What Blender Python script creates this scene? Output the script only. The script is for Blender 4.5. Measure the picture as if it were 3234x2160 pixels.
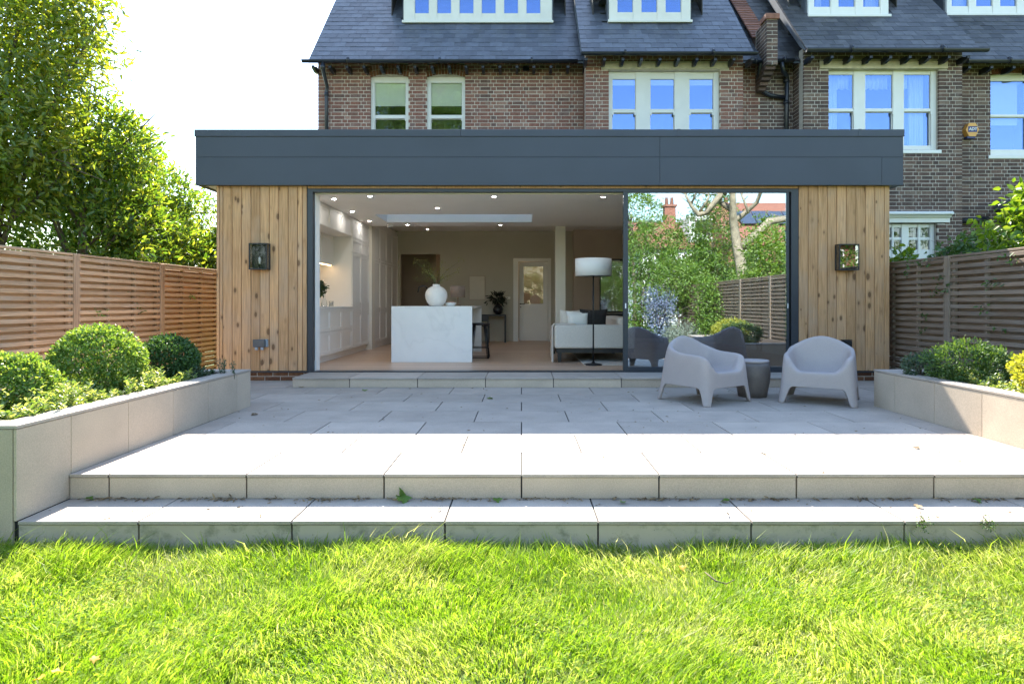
import bpy, bmesh, math, random
import numpy as np
from mathutils import Vector, Matrix, Euler

for _o in list(bpy.data.objects):
    bpy.data.objects.remove(_o)
SC = bpy.context.scene
COL = SC.collection
R = math.radians
random.seed(11)

# ------------------------------------------------------------------ camera, sky, sun, exposure
FPX, CX, CY, CAMZ = 1960.0, 1647.0, 961.0, 1.11      # focal length and principal point on a 3234 x 2160 frame
cam_data = bpy.data.cameras.new('camera')
cam = bpy.data.objects.new('camera', cam_data)
COL.objects.link(cam)
cam.location = (0, 0, CAMZ)
cam.rotation_euler = (R(90), 0, 0)
cam_data.sensor_width = 36
cam_data.lens = 36 * FPX / 3234
cam_data.shift_x = -(CX - 1617) / 3234
cam_data.shift_y = (CY - 1080) / 3234
cam_data.clip_start = 0.05
cam_data.clip_end = 3000
SC.camera = cam

SUN_DIR = Vector((-0.19, 0.985, 1.0)).normalized()      # towards the sun
SUN_EL = math.asin(SUN_DIR.z)
SUN_AZ = math.atan2(SUN_DIR.x, SUN_DIR.y)               # from +Y towards +X
world = bpy.data.worlds.new('World')
SC.world = world
world.use_nodes = True
_nt = world.node_tree
_bg = _nt.nodes['Background']
_sky = _nt.nodes.new('ShaderNodeTexSky')
_sky.sky_type = 'NISHITA'
_sky.sun_disc = False
_sky.sun_elevation = SUN_EL
_sky.sun_rotation = SUN_AZ
_sky.air_density = 1.3
_sky.dust_density = 0.5
_sky.ozone_density = 2.0
_nt.links.new(_sky.outputs[0], _bg.inputs[0])
_bg.inputs[1].default_value = 0.135
sun_data = bpy.data.lights.new('sun', 'SUN')
sun_data.energy = 4.7
sun_data.angle = R(0.53)
sun_data.color = (1.0, 0.93, 0.82)
sun = bpy.data.objects.new('sun', sun_data)
COL.objects.link(sun)
sun.rotation_euler = (-SUN_DIR).to_track_quat('-Z', 'Y').to_euler()
sun.location = (-4, 20, 22)
SC.view_settings.view_transform = 'Standard'
SC.view_settings.look = 'None'
SC.view_settings.gamma = 1
SC.view_settings.exposure = 2.0
SC.cycles.max_bounces = 12
SC.cycles.diffuse_bounces = 8
SC.cycles.glossy_bounces = 4
SC.cycles.transparent_max_bounces = 12
SC.cycles.transmission_bounces = 5
SC.cycles.sample_clamp_indirect = 6
SC.cycles.caustics_reflective = False
SC.cycles.caustics_refractive = False


def U(px, Y):          # x in metres of a photo column at depth Y
    return (px - CX) * Y / FPX


def V(py, Y):          # height in metres of a photo row at depth Y
    return CAMZ + (CY - py) * Y / FPX


# ------------------------------------------------------------------ materials
def node_mat(name):
    m = bpy.data.materials.new(name)
    m.use_nodes = True
    nt = m.node_tree
    return m, nt, nt.nodes, nt.links, nt.nodes['Principled BSDF']


def coords(nt, scale=(1, 1, 1), rand=True):
    """object coordinates shifted by a random amount per object"""
    N, L = nt.nodes, nt.links
    tc = N.new('ShaderNodeTexCoord')
    mp = N.new('ShaderNodeMapping')
    mp.inputs['Scale'].default_value = scale
    if rand:
        oi = N.new('ShaderNodeObjectInfo')
        mul = N.new('ShaderNodeMath'); mul.operation = 'MULTIPLY'; mul.inputs[1].default_value = 137.0
        L.new(oi.outputs['Random'], mul.inputs[0])
        cmb = N.new('ShaderNodeCombineXYZ')
        for k in range(3):
            L.new(mul.outputs[0], cmb.inputs[k])
        add = N.new('ShaderNodeVectorMath'); add.operation = 'ADD'
        L.new(tc.outputs['Object'], add.inputs[0]); L.new(cmb.outputs[0], add.inputs[1])
        L.new(add.outputs[0], mp.inputs['Vector'])
    else:
        L.new(tc.outputs['Object'], mp.inputs['Vector'])
    return mp.outputs[0]


def noise(nt, vec, scale, detail=4, rough=0.55, dist=0.0):
    n = nt.nodes.new('ShaderNodeTexNoise')
    n.inputs['Scale'].default_value = scale
    n.inputs['Detail'].default_value = detail
    n.inputs['Roughness'].default_value = rough
    n.inputs['Distortion'].default_value = dist
    nt.links.new(vec, n.inputs['Vector'])
    return n.outputs['Fac']


def ramp(nt, fac, stops):
    r = nt.nodes.new('ShaderNodeValToRGB')
    el = r.color_ramp.elements
    while len(el) < len(stops):
        el.new(0.5)
    for e, (p, c) in zip(el, stops):
        e.position = p
        e.color = (*c, 1) if len(c) == 3 else c
    nt.links.new(fac, r.inputs[0])
    return r.outputs[0]


def mixc(nt, fac, a, b, mode='MIX'):
    n = nt.nodes.new('ShaderNodeMix')
    n.data_type = 'RGBA'
    n.blend_type = mode
    if isinstance(fac, (int, float)):
        n.inputs[0].default_value = fac
    else:
        nt.links.new(fac, n.inputs[0])
    for sock, v in ((n.inputs[6], a), (n.inputs[7], b)):
        if isinstance(v, tuple):
            sock.default_value = (*v, 1)
        else:
            nt.links.new(v, sock)
    return n.outputs[2]


def math_n(nt, op, a, b=None, c=None, clamp=False):
    n = nt.nodes.new('ShaderNodeMath')
    n.operation = op
    n.use_clamp = clamp
    for k, v in enumerate((a, b, c)):
        if v is None:
            continue
        if isinstance(v, (int, float)):
            n.inputs[k].default_value = v
        else:
            nt.links.new(v, n.inputs[k])
    return n.outputs[0]


def bump(nt, bsdf, h, strength=0.3, dist=0.01):
    b = nt.nodes.new('ShaderNodeBump')
    b.inputs['Strength'].default_value = strength
    b.inputs['Distance'].default_value = dist
    nt.links.new(h, b.inputs['Height'])
    nt.links.new(b.outputs[0], bsdf.inputs['Normal'])


def piece_random(nt):
    """one random number for each piece: per object and per loose island"""
    oi = nt.nodes.new('ShaderNodeObjectInfo')
    ge = nt.nodes.new('ShaderNodeNewGeometry')
    s = math_n(nt, 'ADD', oi.outputs['Random'], ge.outputs['Random Per Island'])
    return math_n(nt, 'FRACT', s)


def plain(name, c, rough=0.6, var=0.12, scale=6.0, bmp=0.0, bscale=80.0, metal=0.0, spec=0.5, piece=0.0, fine=0.0):
    m, nt, N, L, b = node_mat(name)
    v = coords(nt)
    n = noise(nt, v, scale, 5)
    lo = tuple(x * (1 - var) for x in c)
    hi = tuple(min(1, x * (1 + var)) for x in c)
    col = ramp(nt, n, [(0.3, lo), (0.7, hi)])
    if fine:
        nf = noise(nt, v, 140, 3)
        col = mixc(nt, 1.0, col, ramp(nt, nf, [(0.35, (1 - fine,) * 3), (0.65, (1 + fine * .4,) * 3)]), 'MULTIPLY')
    if piece:
        pr = piece_random(nt)
        col = mixc(nt, 1.0, col, ramp(nt, pr, [(0, (1 - piece,) * 3), (1, (1 + piece * .6,) * 3)]), 'MULTIPLY')
    L.new(col, b.inputs['Base Color'])
    b.inputs['Roughness'].default_value = rough
    b.inputs['Metallic'].default_value = metal
    b.inputs['Specular IOR Level'].default_value = spec
    if bmp:
        bump(nt, b, noise(nt, v, bscale, 4), bmp, 0.004)
    return m


def wood(name, base, dark, grey=None, axis=2, knots=True, piece=0.25, gscale=1.0):
    m, nt, N, L, b = node_mat(name)
    sc = [22 * gscale] * 3
    sc[axis] = 1.1 * gscale
    v = coords(nt, tuple(sc))
    n1 = noise(nt, v, 2.2, 6, 0.6, 0.4)
    col = ramp(nt, n1, [(0.28, dark), (0.5, base), (0.75, tuple(min(1, x * 1.22) for x in base))])
    sc2 = [70 * gscale] * 3
    sc2[axis] = 1.5 * gscale
    v2 = coords(nt, tuple(sc2))
    col = mixc(nt, 0.5, col, ramp(nt, noise(nt, v2, 2.0, 3), [(0.35, (0.62, 0.55, 0.5)), (0.6, (1.05, 1.05, 1.05))]), 'MULTIPLY')
    pr = piece_random(nt)
    col = mixc(nt, 1.0, col, ramp(nt, pr, [(0, (1 - piece, 1 - piece * 1.05, 1 - piece * 1.1)), (1, (1 + piece * .5,) * 3)]), 'MULTIPLY')
    if grey:
        v4 = coords(nt, (1, 1, 1))
        col = mixc(nt, math_n(nt, 'MULTIPLY', ramp(nt, noise(nt, v4, 1.7, 3), [(0.45, (0, 0, 0)), (0.75, (1, 1, 1))]), 0.55), col, grey)
    h = n1
    if knots:
        sk = [10.0] * 3
        sk[axis] = 5.0
        vk = coords(nt, tuple(sk))
        vo = N.new('ShaderNodeTexVoronoi')
        vo.inputs['Scale'].default_value = 1.0
        L.new(vk, vo.inputs['Vector'])
        sz = N.new('ShaderNodeSeparateColor'); L.new(vo.outputs['Color'], sz.inputs[0])
        dist = math_n(nt, 'DIVIDE', vo.outputs['Distance'], math_n(nt, 'ADD', math_n(nt, 'MULTIPLY', sz.outputs[1], 1.0), 0.35))
        k = ramp(nt, dist, [(0.15, (1, 1, 1)), (0.21, (0.3, 0.3, 0.3)), (0.36, (0, 0, 0))])
        # only some cells carry a knot
        sel = math_n(nt, 'GREATER_THAN', sz.outputs[0], 0.5)
        kf = math_n(nt, 'MULTIPLY', k, sel)
        col = mixc(nt, math_n(nt, 'MULTIPLY', kf, 0.8), col, (0.10, 0.048, 0.022))
    L.new(col, b.inputs['Base Color'])
    b.inputs['Roughness'].default_value = 0.72
    b.inputs['Specular IOR Level'].default_value = 0.3
    bump(nt, b, h, 0.25, 0.003)
    return m


def leaf_mat(name, cols, trans=0.45, rough=0.4, spec=0.5, yellow=None):
    m, nt, N, L, b = node_mat(name)
    ge = N.new('ShaderNodeNewGeometry')
    stops = [(i / max(1, len(cols) - 1), c) for i, c in enumerate(cols)]
    col = ramp(nt, ge.outputs['Random Per Island'], stops)
    L.new(col, b.inputs['Base Color'])
    b.inputs['Roughness'].default_value = rough
    b.inputs['Specular IOR Level'].default_value = spec
    t = N.new('ShaderNodeBsdfTranslucent')
    tc = mixc(nt, 1.0, col, yellow or (1.7, 1.5, 0.5), 'MULTIPLY')
    L.new(tc, t.inputs['Color'])
    mx = N.new('ShaderNodeMixShader')
    mx.inputs[0].default_value = trans
    L.new(b.outputs[0], mx.inputs[1]); L.new(t.outputs[0], mx.inputs[2])
    L.new(mx.outputs[0], N['Material Output'].inputs['Surface'])
    return m


def glass_mat(name, refl=0.3, tint=(0.85, 0.9, 0.9), wave=0.0, wscale=3.0, gcol=(0.97, 0.98, 1.0)):
    m, nt, N, L, b = node_mat(name)
    N.remove(b)
    tr = N.new('ShaderNodeBsdfTransparent'); tr.inputs[0].default_value = (*tint, 1)
    gl = N.new('ShaderNodeBsdfGlossy'); gl.inputs['Roughness'].default_value = 0.0
    gl.inputs[0].default_value = (*gcol, 1)
    lw = N.new('ShaderNodeLayerWeight'); lw.inputs[0].default_value = 0.25
    f = math_n(nt, 'ADD', math_n(nt, 'MULTIPLY', lw.outputs['Fresnel'], 0.7), refl, clamp=True)
    if wave:
        v = coords(nt, (1, 1, 0.45))
        bp = N.new('ShaderNodeBump')
        bp.inputs['Strength'].default_value = wave
        bp.inputs['Distance'].default_value = 0.02
        L.new(noise(nt, v, wscale, 2), bp.inputs['Height'])
        L.new(bp.outputs[0], gl.inputs['Normal'])
    mx = N.new('ShaderNodeMixShader')
    L.new(f, mx.inputs[0]); L.new(tr.outputs[0], mx.inputs[1]); L.new(gl.outputs[0], mx.inputs[2])
    L.new(mx.outputs[0], N['Material Output'].inputs['Surface'])
    return m


def brick_mat(name, stops):
    m, nt, N, L, b = node_mat(name)
    pr = piece_random(nt)
    col = ramp(nt, pr, stops)
    v = coords(nt)
    n = noise(nt, v, 28, 5, 0.65)
    col = mixc(nt, 0.75, col, ramp(nt, n, [(0.3, (0.55, 0.52, 0.5)), (0.68, (1.25, 1.22, 1.2))]), 'MULTIPLY')
    n2 = noise(nt, coords(nt, rand=True), 6, 3)
    col = mixc(nt, math_n(nt, 'MULTIPLY', ramp(nt, n2, [(0.58, (0, 0, 0)), (0.75, (1, 1, 1))]), 0.35), col, (0.30, 0.26, 0.22))
    L.new(col, b.inputs['Base Color'])
    b.inputs['Roughness'].default_value = 0.9
    b.inputs['Specular IOR Level'].default_value = 0.2
    bump(nt, b, n, 0.5, 0.004)
    return m


MT = {}
MT['slab'] = plain('porcelain_paving', (0.435, 0.372, 0.312), 0.62, 0.13, 3.2, 0.08, 160, piece=0.13, fine=0.16)
MT['slab_side'] = plain('porcelain_facing', (0.54, 0.44, 0.335), 0.6, 0.11, 2.4, 0.08, 160, piece=0.09, fine=0.16)  # warmer and lighter than the paving: bounced light put into the colour
MT['grout'] = plain('grey_grout', (0.055, 0.052, 0.048), 0.9)
MT['soil'] = plain('dark_soil', (0.05, 0.035, 0.025), 0.95, 0.4, 20, 0.8, 60)
MT['earth'] = plain('lawn_earth', (0.085, 0.13, 0.03), 0.95, 0.5, 9, 0.8, 40)
MT['cladding'] = wood('pine_cladding', (0.60, 0.35, 0.175), (0.42, 0.225, 0.10), (0.46, 0.33, 0.235), 2, True, 0.22)
MT['fence_l'] = wood('cedar_slats', (0.66, 0.42, 0.25), (0.48, 0.28, 0.155), (0.58, 0.43, 0.31), 1, False, 0.22)
MT['fence_l_post'] = wood('cedar_post', (0.50, 0.32, 0.20), (0.34, 0.2, 0.12), None, 2, False, 0.2)
MT['fence_r'] = wood('weathered_slats', (0.28, 0.20, 0.145), (0.165, 0.115, 0.08), (0.28, 0.245, 0.21), 1, False, 0.25)
MT['fence_r_post'] = wood('weathered_post', (0.31, 0.24, 0.18), (0.2, 0.15, 0.11), (0.30, 0.27, 0.24), 2, False, 0.2)
MT['fascia'] = plain('grey_aluminium', (0.041, 0.050, 0.070), 0.5, 0.08, 1.2, 0.05, 300, spec=0.5)
MT['frame'] = plain('anthracite_frame', (0.03, 0.036, 0.045), 0.42, 0.08, 3)
MT['black'] = plain('black_metal', (0.012, 0.012, 0.014), 0.45, 0.1, 8)
MT['ironwork'] = plain('black_gutter_paint', (0.012, 0.015, 0.022), 0.32, 0.2, 6, 0.1, 60)
MT['brick_l'] = brick_mat('red_brown_brick', [(0, (0.135, 0.085, 0.072)), (0.2, (0.245, 0.115, 0.085)), (0.45, (0.205, 0.105, 0.082)), (0.65, (0.28, 0.14, 0.10)), (0.82, (0.185, 0.115, 0.098)), (1, (0.32, 0.19, 0.145))])
MT['brick_r'] = brick_mat('dark_stock_brick', [(0, (0.085, 0.063, 0.058)), (0.3, (0.14, 0.093, 0.078)), (0.55, (0.10, 0.07, 0.063)), (0.8, (0.175, 0.115, 0.092)), (1, (0.20, 0.15, 0.12))])
MT['brick_arch'] = brick_mat('arch_brick', [(0, (0.13, 0.06, 0.035)), (0.5, (0.19, 0.085, 0.045)), (1, (0.22, 0.11, 0.06))])
MT['mortar_l'] = plain('lime_mortar', (0.50, 0.435, 0.36), 0.95, 0.15, 12, 0.4, 90)
MT['mortar_r'] = plain('old_mortar', (0.44, 0.39, 0.335), 0.95, 0.18, 9, 0.4, 90)
MT['slate'] = plain('welsh_slate', (0.072, 0.080, 0.098), 0.42, 0.22, 9, 0.35, 45, piece=0.38)
MT['slate_old'] = plain('mossy_slate', (0.066, 0.066, 0.068), 0.5, 0.3, 7, 0.5, 45, piece=0.42)
MT['lead'] = plain('lead_sheet', (0.10, 0.112, 0.132), 0.5, 0.2, 5, 0.15, 20)
MT['terracotta'] = plain('clay_tile', (0.21, 0.095, 0.065), 0.85, 0.25, 12, 0.4, 60, piece=0.3)
MT['paint'] = plain('sage_white_paint', (0.66, 0.65, 0.60), 0.5, 0.04, 4)
MT['paint_w'] = plain('white_gloss_paint', (0.74, 0.74, 0.71), 0.4, 0.03, 4)
MT['stone'] = plain('cream_stone', (0.56, 0.49, 0.36), 0.85, 0.16, 8, 0.3, 60)
MT['plaster'] = plain('white_plaster', (0.86, 0.84, 0.80), 0.85, 0.02, 2)
MT['shaft_bright'] = plain('shaft_brightening_white', (0.95, 0.92, 0.87), 0.5, 0.01)  # whiter than the plaster, to brighten the rooflight shaft
MT['taupe'] = plain('taupe_wall_paint', (0.45, 0.415, 0.345), 0.85, 0.03, 2)
MT['brown_wall'] = plain('brown_wall_paint', (0.42, 0.345, 0.285), 0.85, 0.04, 2)
MT['cabinet'] = plain('cream_cabinet_paint', (0.76, 0.735, 0.70), 0.5, 0.03, 2)
MT['splash'] = plain('cream_splashback', (0.78, 0.73, 0.64), 0.5, 0.04, 2)
MT['white'] = plain('matt_white', (0.80, 0.79, 0.77), 0.6, 0.03, 3)
MT['ceramic'] = plain('white_ceramic', (0.80, 0.79, 0.77), 0.55, 0.04, 14, 0.2, 40)
MT['linen'] = plain('cream_boucle', (0.66, 0.61, 0.55), 0.95, 0.06, 60, 0.5, 120)
MT['dark_fabric'] = plain('charcoal_fabric', (0.03, 0.027, 0.027), 0.95, 0.2, 40, 0.4, 120)
MT['chair'] = plain('taupe_grey_plastic', (0.42, 0.36, 0.34), 0.55, 0.02, 9, 0.14, 380, fine=0.07)
MT['table'] = plain('brown_grey_plastic', (0.16, 0.135, 0.12), 0.55, 0.12, 9, 0.22, 380, fine=0.14)
MT['glass_door'] = glass_mat('sliding_door_glass', 0.44, (0.72, 0.76, 0.76), 0.018, 1.6, (0.84, 0.92, 1.0))  # bluish gloss colour adds sky blue to the door's reflection
MT['glass_sash'] = glass_mat('old_sash_glass', 0.12, (0.97, 0.98, 0.98), 0.10, 7.0, (0.75, 0.85, 1.0))  # reflection tinted bluish to deepen the mirrored sky
MT['glass_flat'] = glass_mat('window_glass', 0.22, (0.96, 0.98, 0.98), 0.02, 2.0, (0.36, 0.53, 1.0))  # blue of the mirrored sky is put into the gloss colour
MT['glass_lantern'] = glass_mat('lantern_glass', 0.0, (0.9, 0.9, 0.9))
MT['glass_lantern_mirror'] = glass_mat('mirrored_lantern_glass', 0.16, (0.7, 0.7, 0.7))
MT['glass_roof'] = glass_mat('rooflight_glass', 0.0, (0.99, 0.99, 0.99))
MT['glass_small'] = glass_mat('clear_glass', 0.04, (0.93, 0.95, 0.95))
MT['mirror'] = plain('mirror_silver', (0.85, 0.86, 0.86), 0.02, 0.0, 2, metal=1.0)
MT['grey_box'] = plain('grey_plastic', (0.09, 0.095, 0.10), 0.5)
MT['clear_box'] = plain('pale_blue_grey_plastic', (0.30, 0.34, 0.38), 0.4)
MT['alarm_yellow'] = plain('amber_plastic', (0.72, 0.36, 0.08), 0.45, 0.05)
MT['alarm_blue'] = plain('navy_plastic', (0.02, 0.035, 0.14), 0.4)
MT['bark'] = plain('bark', (0.13, 0.10, 0.075), 0.95, 0.35, 14, 0.8, 30)
MT['bark_pale'] = plain('plane_bark', (0.27, 0.23, 0.16), 0.95, 0.4, 6, 0.6, 20)
MT['curtain'] = plain('voile_curtain', (0.72, 0.74, 0.74), 0.9, 0.04)
MT['blind'] = plain('sage_blind', (0.80, 0.82, 0.66), 0.8, 0.03)
MT['dark_room'] = plain('dim_room', (0.05, 0.047, 0.045), 0.9, 0.1)  # darkness of unlit rooms behind windows is put into the colour
MT['straw'] = plain('dry_litter', (0.30, 0.21, 0.11), 0.9, 0.3, 20, piece=0.5)
MT['lamp_brown'] = plain('brown_lamp_shade', (0.24, 0.17, 0.125), 0.9)
MT['canvas'] = plain('blank_canvas', (0.58, 0.54, 0.46), 0.9, 0.03)
MT['roof_red'] = plain('red_roof_tile', (0.24, 0.10, 0.065), 0.85, 0.3, 14, 0.5, 30)
MT['solar'] = plain('solar_panel', (0.06, 0.08, 0.12), 0.2, 0.1)
MT['render_w'] = plain('white_render', (0.75, 0.75, 0.73), 0.8, 0.04)

# dark oak floor with board lines
_m, _nt, _N, _L, _b = node_mat('oak_boards')
_v = coords(_nt, (1, 1, 1), False)
_sx = _N.new('ShaderNodeSeparateXYZ'); _L.new(_v, _sx.inputs[0])
_row = math_n(_nt, 'DIVIDE', _sx.outputs[1], 0.13)
_fr = math_n(_nt, 'FRACT', _row)
_line = math_n(_nt, 'LESS_THAN', _fr, 0.09)
_wn = _N.new('ShaderNodeTexWhiteNoise'); _wn.noise_dimensions = '1D'
_L.new(math_n(_nt, 'FLOOR', _row), _wn.inputs['W'])
_c = ramp(_nt, _wn.outputs[0], [(0, (0.55, 0.37, 0.25)), (1, (0.67, 0.48, 0.35))])
_v2 = coords(_nt, (1.2, 22, 1), False)
_c = mixc(_nt, 0.5, _c, ramp(_nt, noise(_nt, _v2, 3, 4), [(0.3, (0.7, 0.68, 0.66)), (0.7, (1.15, 1.15, 1.15))]), 'MULTIPLY')
_c = mixc(_nt, _line, _c, (0.16, 0.09, 0.06))
_L.new(_c, _b.inputs['Base Color']); _b.inputs['Roughness'].default_value = 0.38
MT['oak'] = _m

# white marble with grey veins
_m, _nt, _N, _L, _b = node_mat('white_marble')
_v = coords(_nt, (1, 1, 1), False)
_n = noise(_nt, _v, 0.9, 4, 0.5, 0.9)
_d = math_n(_nt, 'ABSOLUTE', math_n(_nt, 'SUBTRACT', _n, 0.5))
_c = ramp(_nt, _d, [(0.0, (0.755, 0.755, 0.755)), (0.010, (0.785, 0.785, 0.785)), (0.03, (0.80, 0.80, 0.80))])
_c = mixc(_nt, 1.0, _c, ramp(_nt, noise(_nt, _v, 2.2, 3), [(0.3, (0.93, 0.94, 0.95)), (0.6, (1, 1, 1))]), 'MULTIPLY')
_L.new(_c, _b.inputs['Base Color']); _b.inputs['Roughness'].default_value = 0.25
MT['marble'] = _m

# stained step riser: same porcelain with algae and dirt in irregular shapes
_m, _nt, _N, _L, _b = node_mat('mossy_riser')
_v = coords(_nt)
_c = ramp(_nt, noise(_nt, _v, 3, 4), [(0.3, (0.42, 0.355, 0.28)), (0.7, (0.48, 0.41, 0.325))])
_s = ramp(_nt, noise(_nt, _v, 9, 6, 0.7), [(0.52, (0, 0, 0)), (0.68, (1, 1, 1))])
_c = mixc(_nt, math_n(_nt, 'MULTIPLY', _s, 0.6), _c, (0.12, 0.135, 0.075))
_s2 = ramp(_nt, noise(_nt, _v, 60, 3, 0.7), [(0.66, (0, 0, 0)), (0.72, (1, 1, 1))])
_c = mixc(_nt, math_n(_nt, 'MULTIPLY', _s2, 0.6), _c, (0.05, 0.05, 0.035))
_L.new(_c, _b.inputs['Base Color']); _b.inputs['Roughness'].default_value = 0.75
MT['riser_dirty'] = _m

# warm strip light under the wall cupboards (lit in the photograph)
_m, _nt, _N, _L, _b = node_mat('warm_strip_light')
_b.inputs['Emission Color'].default_value = (1.0, 0.66, 0.33, 1)
_b.inputs['Emission Strength'].default_value = 5.0
MT['led'] = _m
_m, _nt, _N, _L, _b = node_mat('lit_downlight')
_b.inputs['Emission Color'].default_value = (1.0, 0.965, 0.92, 1)
_b.inputs['Emission Strength'].default_value = 75.0
MT['downlight'] = _m
_m, _nt, _N, _L, _b = node_mat('lit_hall_lamp')
_b.inputs['Emission Color'].default_value = (1.0, 0.78, 0.52, 1)
_b.inputs['Emission Strength'].default_value = 14.0
MT['hall_lamp'] = _m

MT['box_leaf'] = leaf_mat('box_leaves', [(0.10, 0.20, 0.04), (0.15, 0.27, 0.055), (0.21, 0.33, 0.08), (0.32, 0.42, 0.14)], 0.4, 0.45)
MT['box_leaf_shaded'] = leaf_mat('shaded_box_leaves', [(0.04, 0.10, 0.03), (0.065, 0.145, 0.045), (0.10, 0.19, 0.065)], 0.3, 0.45)  # same box leaves, with the far ball's shade put into the colour
MT['mound_leaf'] = leaf_mat('mound_leaves', [(0.05, 0.11, 0.03), (0.08, 0.16, 0.045), (0.12, 0.20, 0.06)], 0.3, 0.5)
MT['gold_leaf'] = leaf_mat('golden_leaves', [(0.22, 0.28, 0.035), (0.34, 0.37, 0.05), (0.44, 0.43, 0.08), (0.26, 0.32, 0.06)], 0.42, 0.45)
MT['cover_leaf'] = leaf_mat('variegated_leaves', [(0.08, 0.15, 0.05), (0.15, 0.25, 0.07), (0.30, 0.38, 0.15), (0.50, 0.53, 0.32)], 0.4, 0.35)
MT['laurel_leaf'] = leaf_mat('laurel_leaves', [(0.035, 0.085, 0.02), (0.065, 0.14, 0.03), (0.105, 0.19, 0.04), (0.16, 0.24, 0.05), (0.23, 0.27, 0.06)], 0.55, 0.28, 0.8, (2.2, 1.9, 0.5))
MT['tree_leaf'] = leaf_mat('loose_tree_leaves', [(0.085, 0.155, 0.022), (0.14, 0.215, 0.03), (0.20, 0.265, 0.045), (0.28, 0.285, 0.06)], 0.58, 0.3, 0.8, (1.9, 1.65, 0.45))
MT['fresh_leaf'] = leaf_mat('fresh_leaves', [(0.09, 0.19, 0.02), (0.15, 0.26, 0.03), (0.22, 0.31, 0.04)], 0.45, 0.35)
MT['garden_leaf'] = leaf_mat('garden_leaves', [(0.07, 0.15, 0.025), (0.13, 0.24, 0.04), (0.22, 0.33, 0.06)], 0.4, 0.4)
MT['blue_flower'] = leaf_mat('blue_flower_sprays', [(0.06, 0.09, 0.10), (0.16, 0.20, 0.34), (0.30, 0.36, 0.50)], 0.2, 0.5, 0.3, (1, 1, 1))
MT['silver_leaf'] = leaf_mat('silver_leaves', [(0.20, 0.25, 0.20), (0.32, 0.37, 0.31)], 0.2, 0.5, 0.4, (1, 1, 1))
MT['grey_green'] = leaf_mat('dusky_leaves', [(0.06, 0.10, 0.06), (0.10, 0.16, 0.10)], 0.25, 0.5)
MT['indoor_leaf'] = leaf_mat('indoor_leaves', [(0.02, 0.045, 0.015), (0.05, 0.09, 0.03)], 0.2, 0.45)
MT['sprig_leaf'] = leaf_mat('sprig_leaves', [(0.20, 0.22, 0.06), (0.30, 0.31, 0.10)], 0.3, 0.5)
MT['dark_leaf'] = leaf_mat('black_green_leaves', [(0.008, 0.012, 0.008), (0.02, 0.03, 0.016)], 0.1, 0.5)
MT['yellow_leaf'] = leaf_mat('yellow_fallen_leaves', [(0.50, 0.33, 0.03), (0.58, 0.42, 0.06)], 0.35, 0.6)


def grass_mat():
    m, nt, N, L, b = node_mat('grass_blades')
    ge = N.new('ShaderNodeNewGeometry')
    v = coords(nt, (1, 1, 1), False)
    patch = noise(nt, v, 1.6, 4, 0.6)
    lush = ramp(nt, ge.outputs['Random Per Island'], [(0, (0.14, 0.25, 0.016)), (0.5, (0.235, 0.35, 0.026)), (0.85, (0.34, 0.42, 0.05)), (0.94, (0.34, 0.37, 0.12)), (1, (0.5, 0.45, 0.24))])
    dry = ramp(nt, ge.outputs['Random Per Island'], [(0, (0.21, 0.30, 0.035)), (0.45, (0.35, 0.40, 0.08)), (0.7, (0.42, 0.42, 0.17)), (1, (0.62, 0.56, 0.36))])
    col = mixc(nt, ramp(nt, patch, [(0.42, (0, 0, 0)), (0.62, (1, 1, 1))]), lush, dry)
    L.new(col, b.inputs['Base Color'])
    b.inputs['Roughness'].default_value = 0.5
    b.inputs['Specular IOR Level'].default_value = 0.35
    t = N.new('ShaderNodeBsdfTranslucent')
    L.new(mixc(nt, 1.0, col, (1.35, 1.45, 0.7), 'MULTIPLY'), t.inputs['Color'])
    mx = N.new('ShaderNodeMixShader'); mx.inputs[0].default_value = 0.55
    L.new(b.outputs[0], mx.inputs[1]); L.new(t.outputs[0], mx.inputs[2])
    L.new(mx.outputs[0], N['Material Output'].inputs['Surface'])
    return m


MT['weed_leaf'] = leaf_mat('weed_leaves', [(0.10, 0.20, 0.03), (0.18, 0.29, 0.04), (0.27, 0.36, 0.08)], 0.5, 0.8, 0.1)
MT['grass'] = grass_mat()

# ------------------------------------------------------------------ object helpers
WL = {}          # world position of every object built here


def obj(name, me, parent=None, loc=(0, 0, 0), rot=None, scale=None):
    o = bpy.data.objects.new(name, me)
    COL.objects.link(o)
    loc = Vector(loc)
    WL[o.name] = loc.copy()
    if parent is not None:
        o.parent = parent
        o.location = loc - WL[parent.name]
    else:
        o.location = loc
    if rot is not None:
        o.rotation_euler = rot
    if scale is not None:
        o.scale = scale
    return o


def tag(o, label=None, cat=None, group=None, kind=None):
    if label:
        o['label'] = label
    if cat:
        o['category'] = cat
    if group:
        o['group'] = group
    if kind:
        o['kind'] = kind
    return o


def thing(name, loc, label, cat, group=None):
    o = obj(name, None, None, loc)
    o.empty_display_size = 0.2
    return tag(o, label, cat, group)


def mesh(name, verts, faces, m=None, smooth=False):
    me = bpy.data.meshes.new(name)
    me.from_pydata([tuple(v) for v in verts], [], faces)
    if m:
        me.materials.append(MT[m] if isinstance(m, str) else m)
    if smooth:
        me.polygons.foreach_set('use_smooth', [True] * len(me.polygons))
    me.update()
    return me


BOXF = [(0, 3, 2, 1), (4, 5, 6, 7), (0, 1, 5, 4), (1, 2, 6, 5), (2, 3, 7, 6), (3, 0, 4, 7)]
_boxcache = {}


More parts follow.
